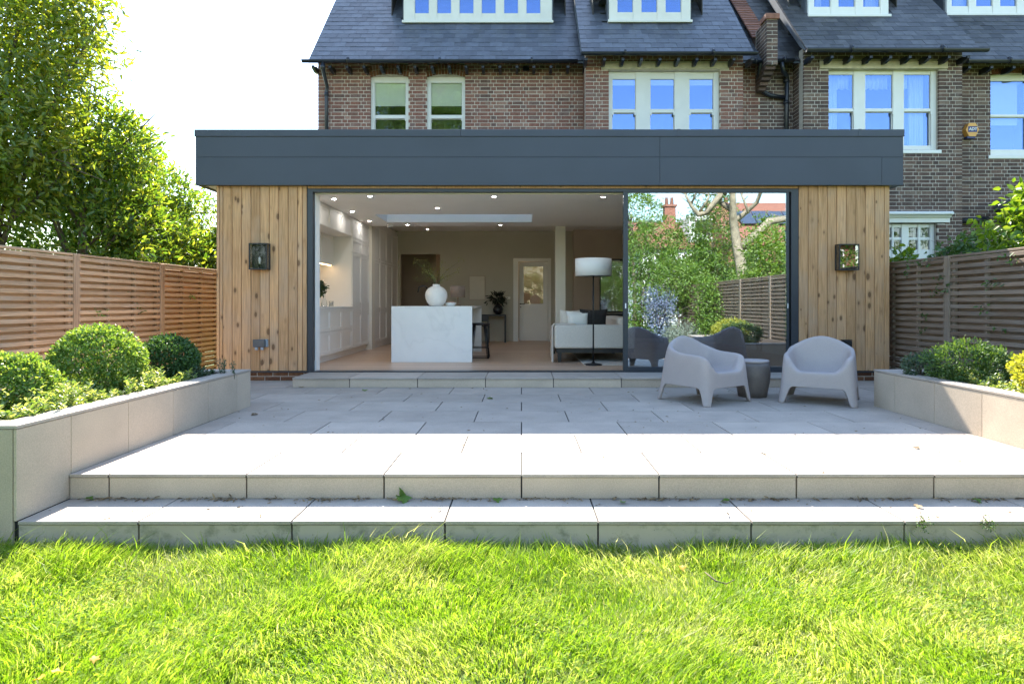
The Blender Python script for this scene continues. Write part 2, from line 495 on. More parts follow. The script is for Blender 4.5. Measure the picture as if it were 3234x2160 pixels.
def box_mesh(dx, dy, dz, m, bev=0.0):
    key = (round(dx, 4), round(dy, 4), round(dz, 4), m, round(bev, 4))
    if key in _boxcache:
        return _boxcache[key]
    a, b, c = dx / 2, dy / 2, dz / 2
    vs = [(-a, -b, -c), (a, -b, -c), (a, b, -c), (-a, b, -c), (-a, -b, c), (a, -b, c), (a, b, c), (-a, b, c)]
    me = mesh('box', vs, BOXF, m)
    if bev:
        bm = bmesh.new(); bm.from_mesh(me)
        bmesh.ops.bevel(bm, geom=list(bm.edges), offset=bev, segments=1, affect='EDGES')
        bm.to_mesh(me); bm.free()
    _boxcache[key] = me
    return me


def box(name, x0, x1, y0, y1, z0, z1, m, parent=None, bev=0.0, rot=None):
    me = box_mesh(abs(x1 - x0), abs(y1 - y0), abs(z1 - z0), m, bev)
    return obj(name, me, parent, ((x0 + x1) / 2, (y0 + y1) / 2, (z0 + z1) / 2), rot)


def boxes(name, lst, m, parent=None, origin=None, bev=0.0):
    """several boxes that are one piece, as one mesh"""
    o0 = Vector(origin) if origin is not None else Vector(((lst[0][0] + lst[0][1]) / 2, (lst[0][2] + lst[0][3]) / 2, lst[0][4]))
    vs, fs = [], []
    for x0, x1, y0, y1, z0, z1 in lst:
        k = len(vs)
        for x, y, z in ((x0, y0, z0), (x1, y0, z0), (x1, y1, z0), (x0, y1, z0), (x0, y0, z1), (x1, y0, z1), (x1, y1, z1), (x0, y1, z1)):
            vs.append((x - o0.x, y - o0.y, z - o0.z))
        fs += [tuple(i + k for i in f) for f in BOXF]
    me = mesh(name, vs, fs, m)
    if bev:
        bm = bmesh.new(); bm.from_mesh(me)
        bmesh.ops.bevel(bm, geom=list(bm.edges), offset=bev, segments=1, affect='EDGES')
        bm.to_mesh(me); bm.free()
    return obj(name, me, parent, o0)


def prism_mesh(name, poly, depth, m, axis='y'):
    """poly: list of (a, z) outline; extruded by depth along the axis"""
    n = len(poly)
    vs = []
    for d in (0, depth):
        for a, z in poly:
            vs.append((a, d, z) if axis == 'y' else (d, a, z))
    fs = [tuple(range(n)), tuple(range(2 * n - 1, n - 1, -1))]
    fs += [(i, i + n, (i + 1) % n + n, (i + 1) % n) for i in range(n)]
    me = mesh(name, vs, fs, m)
    bm = bmesh.new(); bm.from_mesh(me)
    bmesh.ops.recalc_face_normals(bm, faces=list(bm.faces))
    bm.to_mesh(me); bm.free()
    return me


def tube_data(path, radii, n=8, closed_ends=True):
    path = [Vector(p) for p in path]
    vs, fs = [], []
    up = Vector((0, 0, 1))
    prev = None
    for i, p in enumerate(path):
        d = (path[min(i + 1, len(path) - 1)] - path[max(i - 1, 0)]).normalized()
        if prev is None:
            s = d.cross(up) if abs(d.dot(up)) < 0.95 else d.cross(Vector((1, 0, 0)))
        else:
            s = prev - d * prev.dot(d)
        s.normalize()
        prev = s
        t = d.cross(s)
        r = radii[i] if isinstance(radii, (list, tuple)) else radii
        for k in range(n):
            a = 2 * math.pi * k / n
            vs.append(p + (s * math.cos(a) + t * math.sin(a)) * r)
    for i in range(len(path) - 1):
        for k in range(n):
            fs.append((i * n + k, i * n + (k + 1) % n, (i + 1) * n + (k + 1) % n, (i + 1) * n + k))
    if closed_ends:
        fs.append(tuple(range(n - 1, -1, -1)))
        fs.append(tuple(range((len(path) - 1) * n, len(path) * n)))
    return vs, fs


def tubes(name, lst, m, parent=None, origin=(0, 0, 0), n=8, smooth=True):
    o0 = Vector(origin)
    vs, fs = [], []
    for path, rad in lst:
        a, b = tube_data(path, rad, n)
        k = len(vs)
        vs += [v - o0 for v in a]
        fs += [tuple(i + k for i in f) for f in b]
    return obj(name, mesh(name, vs, fs, m, smooth), parent, o0)


def lathe(name, prof, m, parent=None, loc=(0, 0, 0), n=32, smooth=True):
    vs, fs = [], []
    for r, z in prof:
        for k in range(n):
            a = 2 * math.pi * k / n
            vs.append((r * math.cos(a), r * math.sin(a), z))
    for i in range(len(prof) - 1):
        for k in range(n):
            fs.append((i * n + k, i * n + (k + 1) % n, (i + 1) * n + (k + 1) % n, (i + 1) * n + k))
    fs.append(tuple(range(n - 1, -1, -1)))
    fs.append(tuple(range((len(prof) - 1) * n, len(prof) * n)))
    return obj(name, mesh(name, vs, fs, m, smooth), parent, loc)


def np_mesh(name, verts, quads, m, tris=None, flat=True):
    me = bpy.data.meshes.new(name)
    nv = len(verts)
    me.vertices.add(nv)
    me.vertices.foreach_set('co', np.asarray(verts, dtype=np.float32).ravel())
    idx = [np.asarray(quads, dtype=np.int32).ravel()]
    sizes = [np.full(len(quads), 4, dtype=np.int32)]
    if tris is not None and len(tris):
        idx.append(np.asarray(tris, dtype=np.int32).ravel())
        sizes.append(np.full(len(tris), 3, dtype=np.int32))
    idx = np.concatenate(idx); sizes = np.concatenate(sizes)
    me.loops.add(len(idx))
    me.loops.foreach_set('vertex_index', idx)
    me.polygons.add(len(sizes))
    starts = np.concatenate([[0], np.cumsum(sizes)[:-1]]).astype(np.int32)
    me.polygons.foreach_set('loop_start', starts)
    me.polygons.foreach_set('loop_total', sizes)
    me.polygons.foreach_set('use_smooth', np.full(len(sizes), not flat))
    me.materials.append(MT[m] if isinstance(m, str) else m)
    me.update(calc_edges=True)
    return me


def unit(a):
    return a / np.maximum(1e-9, np.linalg.norm(a, axis=1, keepdims=True))


def leaves_mesh(name, P, A, Nn, Ln, Wd, m, fold=0.18, curl=0.12):
    """P base points, A axes, Nn normals, Ln lengths, Wd widths; each leaf two folded quads"""
    n = len(P)
    A = unit(A)
    S = unit(np.cross(A, Nn))
    Nn = unit(np.cross(S, A))
    L = Ln[:, None]; W = Wd[:, None]
    v = np.empty((n, 6, 3))
    v[:, 0] = P
    v[:, 1] = P + A * L * .34 + S * W * .5 + Nn * W * fold
    v[:, 2] = P + A * L * .70 + S * W * .36 + Nn * (W * fold - L * curl * .4)
    v[:, 3] = P + A * L - Nn * L * curl
    v[:, 4] = P + A * L * .70 - S * W * .36 + Nn * (W * fold - L * curl * .4)
    v[:, 5] = P + A * L * .34 - S * W * .5 + Nn * W * fold
    b = (np.arange(n) * 6)[:, None]
    q = np.concatenate([b + np.array([[0, 1, 2, 3]]), b + np.array([[0, 3, 4, 5]])], axis=0)
    return np_mesh(name, v.reshape(-1, 3), q, m, None, False)


def blob_points(rng, blobs, n, shell=0.3, cluster=10, spread=0.05, lump=0.12):
    """points and outward directions spread through the outer shell of overlapping ellipsoids"""
    C = np.array([b[0] for b in blobs], float)
    Rr = np.array([b[1] if hasattr(b[1], '__len__') else (b[1],) * 3 for b in blobs], float)
    area = (Rr ** 2).mean(axis=1)
    nc = max(1, n // cluster)
    k = rng.choice(len(blobs), nc, p=area / area.sum())
    d = unit(rng.normal(size=(nc, 3)))
    ph = np.sin(d[:, 0] * 5 + k) * np.sin(d[:, 1] * 6 + 2 * k) + np.sin(d[:, 2] * 7 + k * 3)
    rr = (1 - shell * rng.random(nc) ** 1.4) * (1 + lump * ph * .6)
    p = C[k] + d * Rr[k] * rr[:, None]
    # drop clusters buried inside another blob
    keep = np.ones(nc, bool)
    for j in range(len(blobs)):
        q = np.linalg.norm((p - C[j]) / Rr[j], axis=1)
        keep &= (q > 0.62) | (k == j)
    p, d = p[keep], d[keep]
    P = np.repeat(p, cluster, axis=0)
    D = np.repeat(d, cluster, axis=0)
    P = P + rng.normal(size=P.shape) * spread
    return P, D


def foliage(name, rng, blobs, n, L, W, m, parent, origin, shell=0.3, cluster=10, spread=0.05, out=0.7, up=0.25, lump=0.12, jl=0.35, zmin=None):
    P, D = blob_points(rng, blobs, n, shell, cluster, spread, lump)
    if zmin is not None:
        k = P[:, 2] > zmin
        P, D = P[k], D[k]
    A = D * out + rng.normal(size=P.shape) * 0.6 + np.array([0, 0, up])
    Nn = D * 0.6 + rng.normal(size=P.shape) * 0.6 + np.array([0, 0, 0.6])
    Ln = L * (1 + jl * (rng.random(len(P)) * 2 - 1))
    me = leaves_mesh(name, P - np.array(origin), A, Nn, Ln, Ln * W / L, m)
    return obj(name, me, parent, origin)

# ================================================================== GROUND, PATIO, STEPS
LAWN_Z = -0.352
STEP_Y = 4.05       # front edge of the upper terrace
LOW_Y = 3.635       # front edge of the lower step
LOW_Z = -0.162
WALL_Y = 8.95       # cladding plane of the extension
FLOOR_Z = 0.13
PL, PR = -2.96, 3.85   # inner faces of the two planters
FENL, FENR = -5.62, 5.52

# ground: one sheet to the horizon, gently uneven on the lawn
gv, gf = [], []
xs = [-900, -200, -60, -20, -9] + [x * 0.5 for x in range(-14, 15)] + [9, 20, 60, 200, 900]
ys = [-900, -200, -60, -20, -9] + [y * 0.5 for y in range(-14, 6)] + [2.75, 3.0, 3.2, 3.4, 3.5, 3.63, 3.75, 9, 20, 60, 200, 900]
for y in ys:
    for x in xs:
        dz = 0.018 * math.sin(x * 2.1 + y) * math.cos(y * 1.7 - x * .6) + .020 * math.exp(-((3.63 - y) / .3) ** 2) if abs(x) < 5 and -7 < y < 3.8 else 0
        gv.append((x, y, LAWN_Z + dz))
nx = len(xs)
for j in range(len(ys) - 1):
    for i in range(nx - 1):
        gf.append((j * nx + i, j * nx + i + 1, (j + 1) * nx + i + 1, (j + 1) * nx + i))
lawn = obj('lawn', mesh('lawn', gv, gf, 'earth'))
tag(lawn, 'bright green lawn ground in front of the stone steps', None, None, 'structure')

patio = boxes('patio', [(PL - .02, PR + .02, STEP_Y + .03, 9.6, LAWN_Z, -0.0225), (-5.58, 5.48, 6.56, 9.55, LAWN_Z - .02, -0.0235),
                        (PL - .02, PR + .02, LOW_Y + .03, STEP_Y + .02, LAWN_Z - .01, LOW_Z - .0225)], 'grout', None, (0, 6, LAWN_Z))
boxes('joint_filling', [(PL, PR, STEP_Y + .009, 6.46, -.0225, -.010), (-5.56, 5.46, 6.4605, 8.9, -.0225, -.0105), (PL, PR, LOW_Y + .009, STEP_Y + .03, LOW_Z - .0225, LOW_Z - .010)], 'grout', patio)
tag(patio, 'raised terrace of pale grey porcelain slabs with two front steps', None, None, 'structure')

G = 0.005   # half joint


def slab_row(y0, y1, x0, x1, off, pitch, z, name='paving_slab', th=0.02, mm='slab'):
    k = math.floor((x0 - off) / pitch)
    while off + k * pitch < x1:
        a, b = max(x0, off + k * pitch), min(x1, off + (k + 1) * pitch)
        k += 1
        if b - a < 0.03:
            continue
        o = box(name, a + G, b - G, y0 + G, y1 - G, z - th, z, mm, patio, 0.002)
        o.location.z += random.uniform(-.0008, .0008)
        o.rotation_euler = (random.uniform(-.0006, .0006), random.uniform(-.0005, .0005), 0)


ROW = 0.605
for r in range(8):
    y0, y1 = STEP_Y + r * ROW, STEP_Y + (r + 1) * ROW
    off = 0.0 if r % 2 == 0 else 0.45
    if y1 < 6.6:
        slab_row(y0, y1, PL, PR, off, 0.9, 0.0)
    elif r < 7:
        slab_row(y0, y1, -5.55, 5.45, off, 0.9, 0.0)
    else:
        slab_row(y0, WALL_Y + .02, -5.55, -3.07, off, 0.9, 0.0)
        slab_row(y0, WALL_Y + .02, 4.07, 5.45, off, 0.9, 0.0)
slab_row(LOW_Y, STEP_Y + .035, PL, PR, 0.45, 0.9, LOW_Z)


def riser(y, x0, x1, off, z0, z1, mm, pitch=0.9):
    k = math.floor((x0 - off) / pitch)
    while off + k * pitch < x1:
        a, b = max(x0, off + k * pitch), min(x1, off + (k + 1) * pitch)
        k += 1
        if b - a > 0.02:
            box('riser_tile', a + G, b - G, y, y + .018, z0, z1, mm, patio, 0.0015)


riser(STEP_Y + .012, PL, PR, 0.0, LOW_Z + .002, -0.024, 'slab_side')
riser(LOW_Y + .012, PL, PR, 0.45, LAWN_Z - .02, LOW_Z - 0.024, 'riser_dirty')
# threshold step along the glazing
SX0, SX1, SY0 = -3.06, 4.06, 8.27
boxes('step_core', [(SX0 + .02, SX1 - .02, SY0 + .02, WALL_Y + .1, -.01, FLOOR_Z - .0225)], 'grout', patio)
k = -1
while -2.295 + (k) * .907 < SX1:
    a, b = max(SX0, -2.295 + k * .907), min(SX1, -2.295 + (k + 1) * .907)
    k += 1
    if b - a < .05:
        continue
    box('step_slab', a + G, b - G, SY0, WALL_Y - .002, FLOOR_Z - .02, FLOOR_Z, 'slab', patio, .002)
    box('step_riser', a + G, b - G, SY0 + .012, SY0 + .03, .001, FLOOR_Z - .024, 'slab_side', patio, .0015)
box('step_end', SX0, SX0 + .018, SY0 + .034, WALL_Y - .004, .001, FLOOR_Z - .024, 'slab_side', patio)

# ================================================================== PLANTERS
PTOP = 0.40
PYB = 6.78


def planter(sign, xin, xout, joints, label):
    t = thing('planter', ((xin + xout) / 2, 5.1, LAWN_Z), label, 'planter', 'tiled raised planters')
    lo, hi = min(xin, xout), max(xin, xout)
    w = .11
    a_in = xin - sign * .02   # core face behind the facing
    # core walls
    c = [(min(a_in, a_in - sign * w), max(a_in, a_in - sign * w), LOW_Y + .02, PYB - .02, LAWN_Z - .02, PTOP - .022),
         (lo + .02, hi - .02 - w, LOW_Y + .02, LOW_Y + w, LAWN_Z - .02, PTOP - .023) if sign > 0 else (lo + .02 + w, hi - .02, LOW_Y + .02, LOW_Y + w, LAWN_Z - .02, PTOP - .023),
         (lo + .02, hi - .02 - w, PYB - w, PYB - .02, LAWN_Z - .02, PTOP - .023) if sign > 0 else (lo + .02 + w, hi - .02, PYB - w, PYB - .02, LAWN_Z - .02, PTOP - .023)]
    boxes('core', c, 'grout', t)
    # facing along the terrace
    ys_ = [LOW_Y] + joints + [PYB]
    for a, b in zip(ys_[:-1], ys_[1:]):
        z0 = LAWN_Z if a < STEP_Y - .1 else -.002
        if LOW_Y - .01 < a < STEP_Y - .1:
            z0 = LOW_Z + .001
        x = sorted((xin, xin - sign * .018))
        box('facing_tile', x[0], x[1], a + .002, b - .002, z0, PTOP - .024, 'slab_side', t, .0015)
    # facing front and back
    for yy, y2 in ((LOW_Y, LOW_Y + .018), (PYB - .018, PYB)):
        x = xin - sign * .020
        while sign * (x - xout) > 0.05:
            x2 = x - sign * .9
            if sign * (x2 - xout) < 0:
                x2 = xout
            s = sorted((x, x2))
            box('facing_tile', s[0] + .002, s[1] - .002, yy, y2, LAWN_Z, PTOP - .024, 'slab_side', t, .0015)
            x = x2
    # coping, mitred corners kept as butt joints
    cw = .17
    x = sorted((xin + sign * .004, xin - sign * cw))
    cy = [LOW_Y - .004] + joints[1::2] + [PYB + .004]
    for a, b in zip(cy[:-1], cy[1:]):
        box('coping_slab', x[0], x[1], a + .0015, b - .0015, PTOP - .02, PTOP, 'slab', t, .0015)
    for yy, y2 in ((LOW_Y - .004, LOW_Y + cw), (PYB - cw, PYB + .004)):
        xa = xin - sign * (cw + .003)
        while sign * (xa - xout) > .05:
            xb = xa - sign * 1.2
            if sign * (xb - xout) < 0:
                xb = xout
            s = sorted((xa, xb))
            box('coping_slab', s[0] + .0015, s[1] - .0015, yy, y2, PTOP - .02, PTOP, 'slab', t, .0015)
            xa = xb
    s = sorted((xin - sign * .13, xout))
    box('soil', s[0], s[1], LOW_Y + .12, PYB - .12, LAWN_Z, PTOP - .06, 'soil', t)
    return t


planter(1, PL, FENL + .06, [4.08, 4.675, 5.275, 5.865, 6.46], 'low pale tiled planter holding three clipped shrub balls beside the tan fence')
planter(-1, PR, FENR - .06, [4.0, 4.59, 5.19, 5.79, 6.40], 'low pale tiled planter with golden mound beside the weathered fence')

# ================================================================== FENCES
def slat_mesh(length, mm, h=.047, t=.018):
    return box_mesh(t, length, h, mm, .003)


def fence(x, side, posts, z0, ztop, ms, mp, label):
    """side: +1 the boards face +X (left boundary), -1 they face -X"""
    t = thing('slatted_fence', (x, posts[0], z0), label, 'fence', 'slatted boundary fences')
    pw = .10
    for y in posts:
        box('post', x - pw / 2, x + pw / 2, y - pw / 2, y + pw / 2, z0 - .1, ztop - .01, mp, t, .004)
    pitch = .0845
    for a, b in zip(posts[:-1], posts[1:]):
        a2, b2 = min(a, b) + pw / 2 + .004, max(a, b) - pw / 2 - .004
        L = b2 - a2
        # vertical battens
        for f in (0.02, 1 / 3, 2 / 3, .98):
            yb = a2 + L * f
            box('batten', x - .0215 if side > 0 else x - .0215, x + .0215, yb - .02, yb + .02, z0 + .02, ztop - .03, mp, t)
        n = int((ztop - .05 - z0) / pitch)
        me = slat_mesh(L, ms)
        meb = slat_mesh(L, ms, .05, .012)
        for k in range(n + 1):
            z = ztop - .065 - k * pitch
            o = obj('slat', me, t, (x + side * .031, (a2 + b2) / 2, z + random.uniform(-.002, .002)))
            o.rotation_euler = (random.uniform(-.0012, .0012), random.uniform(-.03, .03), 0)
            obj('slat', meb, t, (x - side * .042, (a2 + b2) / 2, z - pitch / 2))
        box('capping_rail', x - .035, x + .035, a2 - .05, b2 + .05, ztop - .03, ztop, ms, t, .004)
    return t


LF_TOP, RF_TOP = 1.745, 1.735
fence(FENL, 1, [15.2, 13.35, 11.5, 9.64, 7.78, 5.92, 4.06, 2.2, 0.34], -.12, LF_TOP, 'fence_l', 'fence_l_post', 'tan cedar slatted fence behind the clipped balls, below the laurel trees')
fence(FENR, -1, [11.7, 9.85, 7.99, 6.13, 4.27, 2.41, .55, -1.31, -3.17], -.2, RF_TOP, 'fence_r', 'fence_r_post', 'weathered grey brown slatted fence with climbing sprigs, below the neighbour\'s brick wall')

# ================================================================== REAR EXTENSION
EXL, EXR = -4.402, 5.31
ext = thing('rear_extension', (0.45, 11, 0), 'flat roofed kitchen extension with dark grey fascia and vertical timber cladding', 'extension')
OPL, OPR = -3.09, 4.0            # glazed opening
OTOP = V(596, WALL_Y)
CLB, CLT = V(1171, WALL_Y), V(586, WALL_Y)
CEIL = 2.80


def cladding(x0, x1, bounds, first_trim):
    c = box('cladding', x0 + .004, x1 - .004, WALL_Y + .022, WALL_Y + .10, CLB + .004, CLT + .05, 'black', ext)
    for a, b in zip(bounds[:-1], bounds[1:]):
        o = box('board', a + .003, b - .003, WALL_Y, WALL_Y + .022, CLB, CLT + .03, 'cladding', c, .005)
        o.location.y += random.uniform(-.0012, .0012)
    return c


lb = [U(p, WALL_Y) for p in (683, 693, 703.5, 732.7, 762, 792, 821, 850.6, 880, 910, 939, 955, 969)]
rb = [U(p, WALL_Y) for p in (2523, 2552.6, 2583.7, 2613.4, 2643, 2673, 2703, 2733.5, 2763, 2793, 2810)]
cladding(lb[0], lb[-1], lb, True)
cladding(rb[0], rb[-1], rb, False)
# side walls of the extension, boarded
for nm, xa, xb, face in (('side_wall', EXL, EXL + .30, -1), ('side_wall', EXR - .30, EXR, 1)):
    w = box(nm, xa + .024, xb - .024, WALL_Y + .105, 12.88, -.02, 3.4, 'plaster', ext)
    y = WALL_Y + .003
    while y < 12.85:
        xf = xa if face < 0 else xb - .022
        box('board', xf, xf + .022, y + .0022, min(y + .134, 12.87), CLB, CLT + .03, 'cladding', w, .0035)
        y += .1362
# drip strip and brick plinth under the cladding
for xa, xb in ((lb[0], SX0 - .001), (SX1 + .001, rb[-1])):
    p = box('plinth', xa + .006, xb, WALL_Y + .05, WALL_Y + .15, -.02, CLB - .03, 'mortar_l', ext)
    box('drip_strip', xa, xb, WALL_Y + .012, WALL_Y + .12, CLB - .026, CLB - .002, 'frame', ext)
    for cr in range(2):
        x = xa + .008 - (.11 if cr else 0)
        while x < xb - .02:
            a, b = max(xa + .008, x), min(xb, x + .215)
            if b - a > .02:
                box('brick', a, b, WALL_Y + .044, WALL_Y + .09, .005 + cr * .066, .005 + cr * .066 + .056, 'brick_arch', p, .003)
            x += .226

# fascia: upper and lower row of panels, capping on top
FY = 8.86
FX0, FX1 = U(617, FY), U(2853, FY)
FB, FM, FT = V(585.5, FY), V(497, FY), V(432, FY)
CAPT = V(410, FY)
fas = boxes('fascia', [(FX0 + .012, FX1 - .012, FY + .012, FY + .09, FB + .004, CAPT - .03),
                       (FX0 + .012, FX0 + .09, FY + .095, 12.86, FB + .004, CAPT - .03),
                       (FX1 - .09, FX1 - .012, FY + .095, 12.86, FB + .004, CAPT - .03)], 'frame', ext)
J1, J2 = U(2084, FY), U(2785, FY)
for a, b, z0, z1 in ((FX0, J1, FM, FT), (J1, FX1, FM, FT), (FX0, J1, FB, FM), (J1, J2, FB, FM), (J2, FX1, FB, FM)):
    box('fascia_panel', a + .002, b - .002, FY, FY + .011, z0 + .002, z1 + (-.002 if z1 == FM else .0), 'fascia', fas, .0015)
for xa in (FX0, FX1 - .011):
    box('fascia_panel', xa, xa + .011, FY + .013, 12.85, FB + .002, FM - .002, 'fascia', fas)
    box('fascia_panel', xa, xa + .011, FY + .013, 12.85, FM + .002, FT, 'fascia', fas)
for a, b in ((FX0 - .012, U(1455, FY)), (U(1455, FY), U(2143, FY)), (U(2143, FY), U(2714, FY)), (U(2714, FY), FX1 + .012)):
    box('capping', a + .001, b - .001, FY - .014, FY + .30, FT, CAPT, 'fascia', fas, .003)
for xs_ in (2143, 2714):
    box('capping_clip', U(xs_, FY) - .022, U(xs_, FY) + .022, FY - .018, FY - .0145, FT + .002, CAPT + .003, 'fascia', fas)
for xa, xb in ((FX0 - .012, FX0 + .3), (FX1 - .3, FX1 + .012)):
    box('capping', xa, xb, FY + .302, 12.86, FT + .001, CAPT - .001, 'fascia', fas)
# soffits
box('soffit', FX0 + .09, FX1 - .09, FY + .09, WALL_Y + .02, FB + .012, FB + .03, 'white', ext)
for xa, xb in ((FX0 + .09, EXL + .01), (EXR - .01, FX1 - .09)):
    box('soffit', xa, xb, WALL_Y + .022, 12.86, FB + .010, FB + .028, 'white', ext)
# timber batten above the glazing
box('timber_batten', OPL + .01, OPR - .01, WALL_Y - .004, WALL_Y + .03, OTOP + .002, CLT + .02, 'cladding', ext)

# roof slab and ceiling with the rooflight opening
SKX0, SKX1, SKY0, SKY1 = -2.78, .22, 11.68, 12.80
RT = 3.10
roofo = boxes('flat_roof', [(EXL + .03, EXR - .03, WALL_Y + .05, SKY0, CEIL, RT), (EXL + .03, SKX0, SKY0, SKY1, CEIL, RT),
                            (SKX1, EXR - .03, SKY0, SKY1, CEIL, RT), (EXL + .03, EXR - .03, SKY1, 13.45, CEIL, CEIL + .2)], 'plaster', ext)
box('roof_covering', EXL + .05, EXR - .05, WALL_Y + .3, SKY0 - .06, RT + .001, RT + .015, 'fascia', ext)
# rooflight > glazing
rl = boxes('rooflight', [(SKX0 - .08, SKX0, SKY0 - .08, SKY1 - .02, RT + .016, RT + .12), (SKX1, SKX1 + .08, SKY0 - .08, SKY1 - .02, RT + .016, RT + .12),
                         (SKX0, SKX1, SKY0 - .08, SKY0, RT + .016, RT + .12), (SKX0, SKX1, SKY1 - .02, SKY1 + .02, RT + .016, RT + .12)], 'frame', ext)
box('pane', SKX0 + .001, SKX1 - .001, SKY0 + .001, SKY1 - .021, RT + .08, RT + .10, 'glass_roof', rl)
boxes('shaft_bright_sheet', [(SKX0 - .001, SKX1 + .001, SKY1 - .012, SKY1 - .001, CEIL + .001, RT + .07), (SKX0 + .001, SKX0 + .012, SKY0 + .013, SKY1 - .013, CEIL + .001, RT + .07), (SKX1 - .012, SKX1 - .001, SKY0 + .013, SKY1 - .013, CEIL + .001, RT + .07), (SKX0 + .001, SKX1 - .001, SKY0 + .001, SKY0 + .012, CEIL + .001, RT + .07)], 'shaft_bright', ext)  # thin extra-white sheets added inside the shaft to brighten it
# downlights
for px, py in ((1055, 628), (1113, 668), (1167, 698), (1169, 620), (1381, 657), (1287, 710), (1350, 724), (1580, 710), (1561, 621), (1905, 622)):
    Yd = FPX * (CEIL - CAMZ) / (CY - py)
    lathe('downlight', [(.048, 0), (.048, -.005), (.038, -.008), (.036, -.002)], 'white', roofo, (U(px, Yd), Yd, CEIL - .0005), 16)
    lathe('lamp_disc', [(.028, 0), (.028, -.003)], 'downlight', roofo, (U(px, Yd), Yd, CEIL - .004), 16)
lathe('smoke_alarm', [(.07, 0), (.07, -.02), (.055, -.045), (.02, -.048)], 'white', roofo, (U(1231, 13.2), 13.2, CEIL - .0005), 20)

# interior shell
BACKY = 16.4
floor = box('interior_floor', -3.96, EXR - .3, WALL_Y + .10, 18.4, FLOOR_Z - .06, FLOOR_Z, 'oak', ext)
box('interior_wall', -4.05, -3.95, WALL_Y + .10, BACKY, FLOOR_Z, CEIL + .4, 'plaster', ext)
box('interior_wall', EXR - .30, EXR - .2, 12.9, BACKY, FLOOR_Z, CEIL + .4, 'plaster', ext)
box('interior_wall', EXR - .303, EXR - .2765, WALL_Y + .1, 12.89, FLOOR_Z, CEIL, 'plaster', ext)
# plaster reveals beside the opening
box('reveal', -3.949, U(1003, 9.15), WALL_Y + .115, WALL_Y + .30, FLOOR_Z + .001, CEIL - .001, 'plaster', ext)
box('reveal', OPR - .05, EXR - .31, WALL_Y + .115, WALL_Y + .30, FLOOR_Z + .001, CEIL - .001, 'plaster', ext)
box('skirting', U(984, 9.15), U(1005, 9.15), WALL_Y + .10, WALL_Y + .114, FLOOR_Z + .001, FLOOR_Z + .16, 'white', ext)
# back wall with hall opening and doorway
HX0, HX1, HZ = U(1264.5, BACKY), U(1390, BACKY), V(803, BACKY)
DX0, DX1, DZ = U(1637, BACKY), U(1731, BACKY), V(826, BACKY)
TOPZ = 3.15
boxes('back_wall', [(-3.94, HX0, BACKY, BACKY + .12, FLOOR_Z, TOPZ), (HX0, HX1, BACKY, BACKY + .12, HZ, TOPZ), (HX1, DX0, BACKY, BACKY + .12, FLOOR_Z, TOPZ),
                    (DX0, DX1, BACKY, BACKY + .12, DZ, TOPZ), (DX1, 1.35, BACKY, BACKY + .12, FLOOR_Z, TOPZ)], 'taupe', ext)
box('lounge_wall', 1.35, EXR - .31, BACKY - .30, BACKY + .12, FLOOR_Z, TOPZ, 'brown_wall', ext)
boxes('hall', [(-3.6, 2.0, BACKY + 1.7, BACKY + 1.8, FLOOR_Z, TOPZ), (-3.7, -3.6, BACKY + .13, BACKY + 1.8, FLOOR_Z, TOPZ), (2.0, 2.1, BACKY + .13, BACKY + 1.8, FLOOR_Z, TOPZ),
               (-3.6, 2.0, BACKY + .13, BACKY + 1.69, TOPZ - .1, TOPZ), (HX1 - .32, HX1 - .22, BACKY + .9, BACKY + 1.69, FLOOR_Z, TOPZ - .11)], 'brown_wall', ext)
lathe('hall_lamp', [(.13, 0), (.14, -.03), (.10, -.06), (.02, -.07)], 'hall_lamp', ext, (.45, 17.3, TOPZ - .101), 20)
box('rear_ceiling', -3.94, EXR - .31, 13.46, BACKY + .12, TOPZ - .11, TOPZ - .01, 'plaster', ext)
for a, b in ((HX1 + .01, DX0 - .09), (DX1 + .09, 1.34)):
    box('skirting', a, b, BACKY - .02, BACKY - .002, FLOOR_Z + .001, FLOOR_Z + .20, 'taupe', ext)
# pillar
pil = box('pillar', U(1753.5, 13.6), U(1784.6, 13.6), 13.48, 13.72, FLOOR_Z + .001, CEIL + .2, 'splash', ext)
# blind track across the opening
box('blind_track', OPL + .09, OPR - .35, WALL_Y + .12, WALL_Y + .20, V(615, 9.1), V(603, 9.1) + .03, 'splash', ext)

# ---------- glazed sliding doors
FRY0, FRY1 = WALL_Y + .01, WALL_Y + .14
boxes('door_frame', [(OPL, OPL + .075, FRY0, FRY1, FLOOR_Z + .003, OTOP), (OPR - .105, OPR, FRY0, FRY1, FLOOR_Z + .003, OTOP),
                     (OPL + .0755, OPR - .1055, FRY0, FRY1, OTOP - .045, OTOP - .001), (OPL + .0755, OPR - .1055, FRY0 - .015, FRY1 + .02, FLOOR_Z + .001, FLOOR_Z + .014)], 'frame', ext)
SL0, SL1 = U(1968, WALL_Y + .04), U(2489, WALL_Y + .04)
sd = boxes('sliding_door', [(SL0, SL0 + .068, FRY0 + .005, FRY0 + .05, FLOOR_Z + .016, OTOP - .046), (SL1 - .03, SL1, FRY0 + .005, FRY0 + .05, FLOOR_Z + .016, OTOP - .046),
                            (SL0 + .0685, SL1 - .0305, FRY0 + .006, FRY0 + .049, FLOOR_Z + .016, FLOOR_Z + .075), (SL0 + .0685, SL1 - .0305, FRY0 + .006, FRY0 + .049, OTOP - .058, OTOP - .0465)], 'frame', ext)
box('pane', SL0 + .069, SL1 - .031, FRY0 + .022, FRY0 + .036, FLOOR_Z + .0755, OTOP - .0585, 'glass_door', sd)
box('door_handle', SL0 + .022, SL0 + .040, FRY0 - .004, FRY0 + .004, V(974, 9), V(958, 9), 'white', sd, .002)
box('door_handle', SL1 - .022, SL1 - .010, FRY0 - .004, FRY0 + .004, V(974, 9), V(958, 9), 'white', sd, .002)
